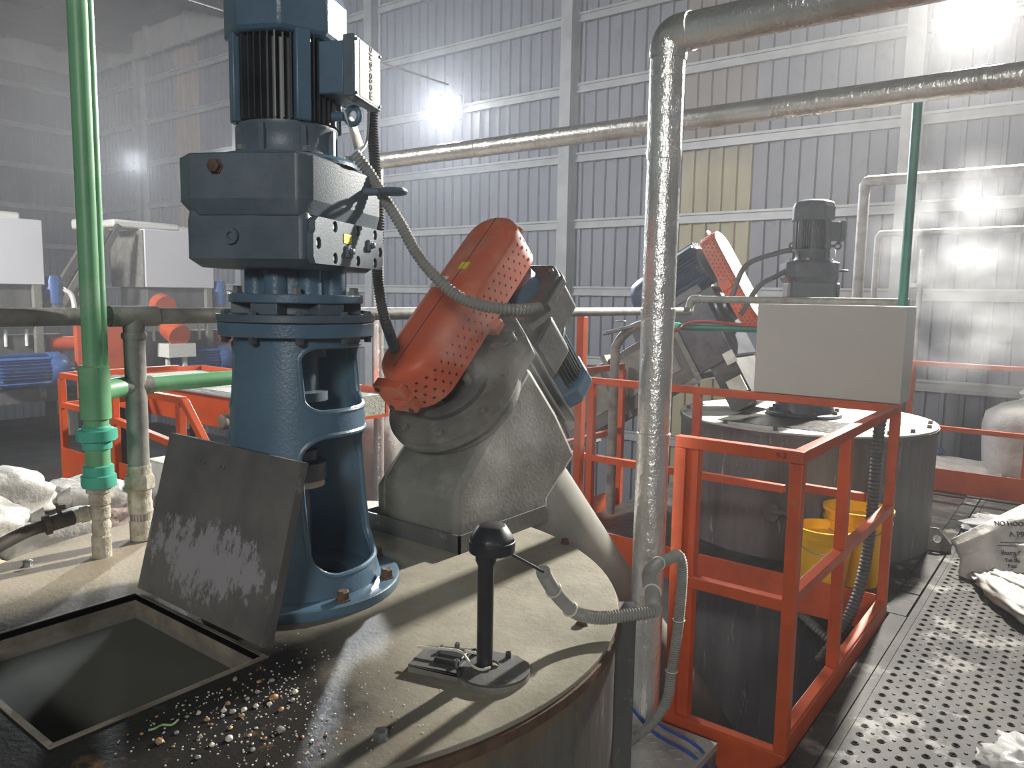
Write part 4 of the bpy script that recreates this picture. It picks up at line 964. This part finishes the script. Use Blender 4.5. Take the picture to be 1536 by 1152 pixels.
# ------------------------------------------------------------------ sacks
def sack_mesh(name, sx, sy, sz, m_, seed, flat=.55, crease=.10, n=40, k=24):
    b = MB(); vs = []
    def sp(v_, e): return math.copysign(abs(v_)**e, v_)
    for j in range(k+1):
        ph = -pi/2+pi*j/k
        for i in range(n):
            th = 2*pi*i/n
            x_ = sx*sp(cos(ph), .55)*sp(cos(th), .6); y_ = sy*sp(cos(ph), .55)*sp(sin(th), .6); z_ = sz*sp(sin(ph), .75)
            p_ = V((x_, y_, z_)); q = V((x_/sx, y_/sy, z_/sz))
            pinch = 1-.35*abs(q.x)**3; p_.y *= pinch; p_.z *= 1-.25*abs(q.x)**4
            d = noise.noise(q*1.6+V((seed, 0, 0)))*.22+noise.noise(V((q.x*9, q.y*2.2, q.z*2.2))+V((0, seed, 0)))*crease
            p_ *= 1+d
            if p_.z < 0: p_.z *= flat
            vs.append(p_)
    fs = [(j*n+i, j*n+(i+1) % n, (j+1)*n+(i+1) % n, (j+1)*n+i) for j in range(k) for i in range(n)]
    b.add(vs, fs); return b.mesh(name, m_, 80)
def sack(lab, loc, size, rot, m_, seed, group='filled sacks piled at the left edge of the lid', knot=None, name='filled_sack'):
    t = thing(name, lab, 'sack', loc, rot, group)
    link('bag_body', sack_mesh('bag_body', *size, m_, seed), t)
    b = MB(); sx = size[0]
    b.lathe([(.0, 0), (size[1]*.32, .0), (size[1]*.16, .03), (size[1]*.30, .07), (0, .05)], 14, M.Translation((sx*.93, 0, 0)) @ frame_to((1, 0, 0)))
    b.build('tied_end', m_, t); return t
pl_ = MB().box((-4.4, -.6, .50), (-2.50, 1.75, .56)); tag(pl_.build('loading_shelf', GROUND), 'dark platform behind the tank edge carrying the white sacks', 'platform')
for q in ((-4.3, -.5), (-4.3, 1.6), (-2.6, -.5), (-2.6, 1.6)): pass
struct(MB().box((-3.6, .3, ZF), (-3.4, .5, .50)).build('column_shelf', GROUND))
sack('yellowish sack with gathered end at the lower left, nearest the tank', (-2.68, .78, .65), (.22, .13, .11), (0, 0, 1.45), SACKY, 1)
sack('plump white sack lying lengthways behind the crusted pipe stub', (-2.78, 1.10, .73), (.19, .11, .10), (0, 0, 1.5), SACKM, 2.3)
sack('white sack at the far left lying over two others', (-2.86, .83, .82), (.18, .13, .085), (.1, 0, 1.35), SACKM, 3.7)
sack('top white sack of the pile with creased shoulder', (-3.05, .95, .86), (.22, .15, .11), (0, .1, 1.2), SACKM, 5.1)
sack('white sack half hidden behind the grey riser pipe', (-3.05, 1.28, .76), (.20, .14, .11), (0, 0, 1.1), SACKM, 6.4)
sack('brownish stained sack between the stub and the grey riser', (-2.80, 1.34, .68), (.14, .11, .12), (0, 0, 1.6), SACKP, 7.9)
sack('flat white sack spread on the shelf under the plump one', (-2.62, 1.15, .62), (.26, .10, .08), (0, 0, 1.55), SACKM, 9.2)

# big bag behind the far rail
t = thing('bulk_bag', 'huge white bulk bag standing behind the far orange railing', 'bag', (-.34, 8.35, -.06))
b = MB(); b.lathe([(.01, 0), (.34, 0), (.42, .08), (.45, .3), (.46, .55), (.43, .66), (.36, .74), (.22, .80), (.01, .82)], 48)
b.v = [tuple(V(p_)*(1+.05*noise.noise(V(p_)*4)+.03*noise.noise(V((p_[0]*3, p_[1]*3, p_[2]*14))))) for p_ in b.v]; b.build('bag_body', SACKM, t, ang=80)
b = MB(); b.lathe([(.2, .76), (.13, .82), (.20, .90), (.10, .93), (.02, .9)], 30)
b.v = [tuple(V(p_)*(1+.12*noise.noise(V(p_)*9))) for p_ in b.v]; b.build('gathered_mouth', SACKM, t, ang=80)
t = thing('dust_sheet', 'crumpled grey sheeting on the floor behind the far railing left of the bulk bag', 'sheet', (-1.2, 8.15, -.05))
struct(MB().box((-3, 7.5, -.12), (3, 9.4, -.06)).build('floor_rear', DECKM))
b = MB(); n = 46
vs = [(x_/n*1.3-.65, y_/n*.9-.45, .10+.12*noise.noise(V((x_/n*3, y_/n*3, 1)))+.035*noise.noise(V((x_/n*4, y_/n*16, 3)))+.08*(1-abs(y_/n-.4)*2)) for y_ in range(n) for x_ in range(n)]
b.add(vs, [(y_*n+x_, y_*n+x_+1, (y_+1)*n+x_+1, (y_+1)*n+x_) for y_ in range(n-1) for x_ in range(n-1)]); o = b.build('sheet', SACKM, t, ang=80); o.location.z = .0
o = link('folded_part', sack_mesh('folded_part', .16, .1, .06, CABLEB if False else BLUEL, 4.4), t); o.location = (-.05, .1, .24)

# crumpled printed sack on the walkway
t = thing('empty_sack', 'crumpled white printed sack slumped on the perforated walkway at right', 'sack', (-.10, 5.25, 0))
T = basisT((-.54, 4.72, .03), (1, -.42, .05), (-.10, .42, .42)).copy()
T = basisT((-.47-(-.10), 5.02-5.25, .04), (.82, .57, 0), (-.30, .42, .80))
b = MB(); n = 60; vs = []
W, H = .95, .46
for j in range(n):
    for i in range(n):
        u, v_ = i/(n-1), j/(n-1)
        x_ = u*W; y_ = v_*H*(.55+.45*min(1, u*2.2)); 
        z_ = .05*noise.noise(V((u*3, v_*3, 2)))+.016*noise.noise(V((u*14, v_*5, 5)))-.16*max(0, v_-.8)**1.0-.10*(max(0, .12-u)/.12)
        vs.append((x_, y_, z_))
b.add(vs, [(y_*n+x_, y_*n+x_+1, (y_+1)*n+x_+1, (y_+1)*n+x_) for y_ in range(n-1) for x_ in range(n-1)], T)
o = b.build('printed_face', SACKM, t, ang=80); sd = o.modifiers.new('s', 'SOLIDIFY'); sd.thickness = .004
for s_, x_, y_, sz_ in (("NO HOOKS. O", .19, .30, .040), ("A PRODUCT", .26, .235, .046), ("ihara Chemicals", .19, .125, .042), ("Tel: 0092 41-8", .20, .085, .030), ("Fax: 0092 41-88", .21, .052, .030), ("E-Mail: market", .22, .020, .030)):
    text('lettering', s_, sz_, INKD, t, T @ M.Translation((x_, y_, .028)), .003)
b = MB()
b.box((.20, .198, .026), (.6, .202, .03), T); b.box((.18, .178, .026), (.6, .182, .03), T); b.build('printed_line', INKD, t)
mbs = sack_mesh('rolled_edge', .40, .10, .05, SACKM, 11.3, crease=.25); o = link('rolled_edge', mbs, t); o.location = (-.13, -.52, .045); o.rotation_euler = (0, 0, -1.1)
mbs = sack_mesh('rolled_edge', .28, .07, .05, SACKM, 12.9, crease=.3); o = link('rolled_edge', mbs, t); o.location = (-.10, -.32, .05); o.rotation_euler = (0, 0, -.8)
mbs = sack_mesh('back_fold', .34, .22, .14, SACKM, 13.5, crease=.25); o = link('back_fold', mbs, t); o.location = (-.02, .22, .10); o.rotation_euler = (0, 0, .7)
t = thing('empty_sack', 'flattened white sack lying behind the printed one near the far rail', 'sack', (-.36, 6.30, 0), (0, 0, .1))
link('bag_body', sack_mesh('bag_body', .30, .22, .055, SACKM, 15.1, crease=.25), t).location = (0, 0, .035)
link('fold', sack_mesh('fold', .16, .09, .06, SACKP, 16.1, crease=.2), t).location = (.12, -.05, .06)
t = thing('plastic_bag', 'clear crumpled plastic bag on the walkway at the lower right edge', 'bag', (-.03, 3.02, 0))
PL, tt_, bb_ = nt('clear_film'); bb_.inputs['Base Color'].default_value = (.75, .75, .72, 1); bb_.inputs['Roughness'].default_value = .25; bb_.inputs['Alpha'].default_value = .5
link('film', sack_mesh('film', .16, .12, .07, PL, 18.1, crease=.3), t).location = (0, 0, .045)

# scrap board, checker plate step and blue cables between tank and cage
t = thing('step_plate', 'pale checker plate step between the tank wall and the silver pipe', 'plate', (0, 0, 0))
MB().box((-1.45, 2.1, -.03), (-.98, 2.56, -.004)).build('plate', CHECK, t)
b = MB()
for i in range(12):
    for j in range(12):
        b.box((-.013, -.0022, 0), (.013, .0022, .003), M.Translation((-1.43+i*.038, 2.12+j*.037, -.004)) @ M.Rotation(R_(45 if (i+j) % 2 else -45), 4, 'Z'))
o = b.build('tread_bars', CHECK, t); o['kind'] = 'stuff'
b = MB()
for k in range(4): b.box((-1.46+k*.0, 2.11+k*.13, -.12), (-.975, 2.15+k*.13, -.03))
b.build('bearer', GRAYD, t)
for i, (z_, dx) in enumerate(((.02, 0), (.035, .04))):
    b = MB(); b.tube([(-1.42, 2.35+dx, .25), (-1.30, 2.42+dx, .12), (-1.18, 2.44+dx, z_), (-1.02, 2.40+dx, z_), (-.98, 2.52+dx, -.1)], .006, 8)
    tag(b.build('blue_cable', CABLEB), 'blue cable on the checker plate behind the silver pipe, '+('closer to the tank wall' if i == 0 else 'farther from the tank wall'), 'cable', 'blue cables on the checker plate')
t = thing('concrete_block', 'pale perforated block standing beside the leaning cover', 'block', (-2.95, 1.62, .56))
b = MB(); b.box((-.09, -.09, 0), (.09, .09, .36)); b.build('body', LABEL, t, bev=.01)
b = MB()
for i in range(2):
    for j in range(4): b.cyl((.0901, -.05+.08*i, .06+.08*j), (.093, -.05+.08*i, .06+.08*j), .014, n=12)
b.build('knockout', GRAYD, t)
t = thing('plastic_tarpaulin', 'pale grey tarpaulin heap between the blue pedestal and the conveyor housing', 'tarpaulin', (-4.55, 4.3, .0))
link('cloth', sack_mesh('cloth', .42, .42, .78, SACKM, 21.0, crease=.15), t)
MB().box((-.3, -.3, ZF-.1), (.3, .3, -.3)).build('stand', GRAYD, t)
t = thing('floor_scraper', 'thin wire cable strung from the roof down behind the blue motor', 'wire') if False else None
b = MB(); b.tube([(-12.0, 5.3, 6.2), (-8.4, 5.4, 4.85), (-5.0, 5.5, 3.55)], .008, 6)
tag(b.build('steel_wire', GALV), 'thin steel wire strung diagonally under the roof towards the blue motor', 'wire')
# conduits at mixer two
for z_, pts in ((0, [(-2.05, 5.2, 1.62), (-1.98, 5.25, 1.84), (-1.80, 5.35, 1.93), (-1.72, 5.4, 1.95)]), (1, [(-1.98, 5.2, 1.50), (-1.88, 5.25, 1.70), (-1.78, 5.35, 1.78), (-1.70, 5.4, 1.84)])):
    b = MB(); b.tube(pts, .018, 10); tag(b.build('flexible_conduit', HOSED), ('upper' if not z_ else 'lower')+' grey conduit bending into the left side of the far mixer gearbox', 'hose')
b = MB(); b.tube([(-2.45, 4.68, 1.30), (-2.2, 4.66, 1.40), (-2.05, 4.66, 1.46), (-1.6, 4.68, 1.44)], .010, 8); tag(b.build('red_hose', REDH), 'thin dark red hose crossing over the green valve pipe', 'hose')
t = thing('feed_pipe', 'dark bent pipe with small valve rising left of the silver pipe behind the railing', 'pipe')
b = MB(); b.tube([(-2.62, 4.6, .1), (-2.62, 4.6, 1.1), (-2.60, 4.6, 1.30), (-2.45, 4.6, 1.42), (-2.2, 4.6, 1.44)], .032, 16); b.build('pipe', PIPEG, t)
b = MB(); b.cyl((-2.47, 4.58, 1.42), (-2.66, 4.5, 1.36), .014, n=12); b.torus((-2.55, 4.54, 1.45), (0, 0, 1), .03, .006); b.build('valve', BOLTS, t)

# ------------------------------------------------------------------ machines at the left, far off
def extruder(lab, loc, hopper=True):
    t = thing('extruder', lab, 'machine', loc, group=None)
    L = .98
    b = MB(); b.box((-.9, 0, 1.64), (0, L, 2.40)); b.build('cabinet', WHITE, t, bev=.01)
    b = MB(); b.box((-.9, -.02, 1.64), (-.02, 0, 2.38)); b.build('cabinet_side', GRAYP, t)
    b = MB(); b.box((-.8, .05, 1.30), (-.06, L-.02, 1.64)); b.build('lower_housing', GRAYD, t)
    b = MB(); b.box((-.95, -.5, 2.38), (-.6, L, 2.52)); b.box((-.5, -.35, 2.4), (-.1, .55, 2.5)); b.build('top_casing', LABEL, t, bev=.03)
    b = MB(); b.box((-.04, L-.14, .3), (.04, L-.06, 1.64)); b.build('upright', GRAYP, t)
    b = MB(); b.lathe([(.11, 1.42), (.11, 1.68), (.09, 1.75), (0, 1.76)], 20, M.Translation((-.1, L+.12, 0))); b.build('small_motor', BLUEL, t)
    b = MB(); b.lathe([(.10, 1.35), (.10, 1.42)], 12, M.Translation((-.1, L+.12, 0))); b.build('motor_base', SLATE, t)
    b = MB(); b.tube([(-.05, L+.2, 1.6), (.0, L+.3, 1.5), (.02, L+.32, 1.1), (.02, L+.33, .6)], .03, 8); b.build('conduit', LABEL, t)
    b = MB(); b.box((-.7, -.45, .25), (0, L+.3, .42)); b.box((-.7, -.45, -.2), (-.6, -.35, .3)); b.box((-.1, -.45, -.2), (0, -.35, .3)); b.box((-.1, L+.2, -.2), (0, L+.3, .3)); b.box((-.7, L+.2, -.2), (-.6, L+.3, .3)); b.build('base_frame', GRAYD, t)
    Tm = M.Translation((.05, L-.06, .64)) @ M.Rotation(pi/2, 4, 'X')
    motor_parts(t, .20, .55, Tm, fin=BLUEL, body=BLUEL, hood=BLUEL, nf=30, hoodL=.0001, hoodR=.01)
    b = MB(); b.lathe([(.205, 0), (.21, .02), (.21, .14), (.16, .22), (0, .25)], 28, M.Translation((.05, L-.06, .64)) @ M.Rotation(-pi/2, 4, 'X')); b.build('motor_end_dome', BLUEL, t)
    b = MB(); b.box((-.3, -.3, .42), (-.1, L+.2, 1.05)); b.build('gear_case', GRAYD, t)
    for k in range(5): MB().cyl((-.08, -.1+k*.22, .92), (-.08, -.1+k*.22, 1.12), .02, n=8).build('stud', LABEL, t)
    b = MB(); b.tube([(-.0, -.6, 1.2), (-.0, L, 1.2)], .035, 10, smooth=False); b.build('cross_pipe', LABEL, t)
    b = MB(); b.cyl((-.1, L+.05, .93), (-.1, L+.35, .93), .09, n=20); b.build('orange_roller', ORANGE, t)
    b = MB(); b.box((-.2, L+.15, .30), (0, L+.6, .62)); b.build('pump_block', BLUEL, t, bev=.02)
    if hopper:
        for k in range(3):
            b = MB(); b.tube([(-.05, -.30-.16*k, 2.42-.05*k), (-.05, -1.0-.16*k, 1.2)], .05, 4, smooth=False); b.build('conveyor_arm', GRAYP if k == 1 else GRAYD, t)
        b = MB(); b.prism([(-.35, .55), (.12, 1.3), (-.35, 1.3)], -.3, 0, basisT((0, -.25, 0), (0, 1, 0), (0, 0, 1))); b.prism([(-.7, .5), (-.2, .5), (.12, 1.15), (-.1, 1.3), (-.7, 1.3)], -.05, .05, basisT((.1, -.25, 0), (0, 1, 0), (0, 0, 1))); b.build('hopper', ORANGE, t)
        b = MB(); b.cyl((.05, .15, 1.42), (.2, .15, 1.38), .15, n=24); b.build('round_flap', ORANGE, t)
        b = MB(); b.cyl((.05, .28, 1.10), (.3, .28, 1.00), .15, n=24); b.build('round_flap', ORANGE, t)
        b = MB(); b.box((0, .12, .72), (.3, .5, .90)); b.box((.05, .2, .3), (.1, .24, .72)); b.box((.2, .35, .3), (.25, .4, .72)); b.build('die_block', LABEL, t)
    return t
extruder('pale extruder machine at the far left edge with a domed blue motor', (-10, 2.95, 0), False)
extruder('white extruder machine with orange hopper and flaps left of the blue mixer', (-10, 5.15, 0), True)

# flood lights and their housings
for k, ((x_, y_, z_), to) in enumerate(FLOODS):
    d = (V(to)-V((x_, y_, z_))).to_track_quat('-Z', 'Y').to_euler()
    t = thing('flood_light', ('lit floodlight on the back wall above the long silver pipe', 'lit floodlight high on the back wall at the upper right')[k], 'lamp', (x_, y_, z_), d)
    MB().box((-.17, -.19, .0), (.17, .19, .06)).build('housing', BLACKP, t, bev=.01)
    MB().box((-.14, -.16, -.012), (.14, .16, -.002)).build('lens', LAMPM, t)
    MB().box((-.02, -.02, .06), (.02, .02, .2)).build('bracket', BLACKP, t)

# ------------------------------------------------------------------ haze and steam
def haze_box(dens):
    mt = bpy.data.materials.new('hall_haze'); mt.use_nodes = True; t = mt.node_tree; t.nodes.remove(t.nodes['Principled BSDF'])
    v = t.nodes.new('ShaderNodeVolumeScatter'); v.inputs['Color'].default_value = (.95, .96, 1, 1); v.inputs['Density'].default_value = dens; v.inputs['Anisotropy'].default_value = .45
    t.links.new(v.outputs[0], t.nodes['Material Output'].inputs['Volume']); mt.cycles.homogeneous_volume = True if hasattr(mt, 'cycles') else None
    o = MB().box((LX+.35, -5.9, ZF+.02), (5.9, WY-.4, TOP-.55)).build('haze', mt)
    return tag(o, 'thin white haze hanging through the whole hall', 'haze', None, 'stuff')
haze_box(.0045)
def steam(lab, c, rad, dens, sc=2.2, seed=0, lo=.48, hi=.75, col=(.93, .94, .95), an=.2, rot=0):
    mt = bpy.data.materials.new('steam'); mt.use_nodes = True; t = mt.node_tree; t.nodes.remove(t.nodes['Principled BSDF'])
    v = t.nodes.new('ShaderNodeVolumeScatter'); v.inputs['Color'].default_value = rgb(col); v.inputs['Anisotropy'].default_value = an
    co = t.nodes.new('ShaderNodeTexCoord').outputs['Object']
    ln = t.nodes.new('ShaderNodeVectorMath'); ln.operation = 'LENGTH'; t.links.new(co, ln.inputs[0])
    fall = ramp(t, ln.outputs['Value'], .98, .35)
    mp = t.nodes.new('ShaderNodeMapping'); mp.inputs['Location'].default_value = (seed, seed*.7, 0); mp.inputs['Scale'].default_value = tuple(r_/max(rad) for r_ in rad)
    t.links.new(co, mp.inputs[0])
    n1 = noise_n(t, mp.outputs[0], sc, 5, .62)
    d = mathn(t, 'MULTIPLY', mathn(t, 'MULTIPLY', ramp(t, n1, lo, hi), fall), dens)
    t.links.new(d, v.inputs['Density']); t.links.new(v.outputs[0], t.nodes['Material Output'].inputs['Volume'])
    o = MB().ball((0, 0, 0), 1, 24, 16).build('steam', mt, T=M.Translation(V(c)) @ M.Rotation(rot, 4, 'Z') @ M.Diagonal((*rad, 1)))
    return tag(o, lab, 'steam', None, 'stuff')
steam('dense white steam billowing at the right in front of the steam pipes', (-.74, 5.95, 2.0), (.72, .50, .66), 2.6, 2.6, 1.3, .42, .70, (.42, .43, .445))
steam('low drifting steam at the right above the far orange railing', (-.50, 5.95, 1.38), (.72, .45, .50), 2.6, 2.3, 4.2, .42, .68, (.42, .43, .44))
steam('grey mist hanging at the far left before the hall end', (-6.3, 2.6, 2.6), (2.0, 2.0, 2.6), .15, 2.0, 7.7, .35, .7, (.52, .50, .48))
steam('thin steam wisps drifting around the conveyor inlet housing', (-1.35, 1.75, 1.25), (.32, .28, .42), 2.6, 2.0, 2.9, .48, .75)

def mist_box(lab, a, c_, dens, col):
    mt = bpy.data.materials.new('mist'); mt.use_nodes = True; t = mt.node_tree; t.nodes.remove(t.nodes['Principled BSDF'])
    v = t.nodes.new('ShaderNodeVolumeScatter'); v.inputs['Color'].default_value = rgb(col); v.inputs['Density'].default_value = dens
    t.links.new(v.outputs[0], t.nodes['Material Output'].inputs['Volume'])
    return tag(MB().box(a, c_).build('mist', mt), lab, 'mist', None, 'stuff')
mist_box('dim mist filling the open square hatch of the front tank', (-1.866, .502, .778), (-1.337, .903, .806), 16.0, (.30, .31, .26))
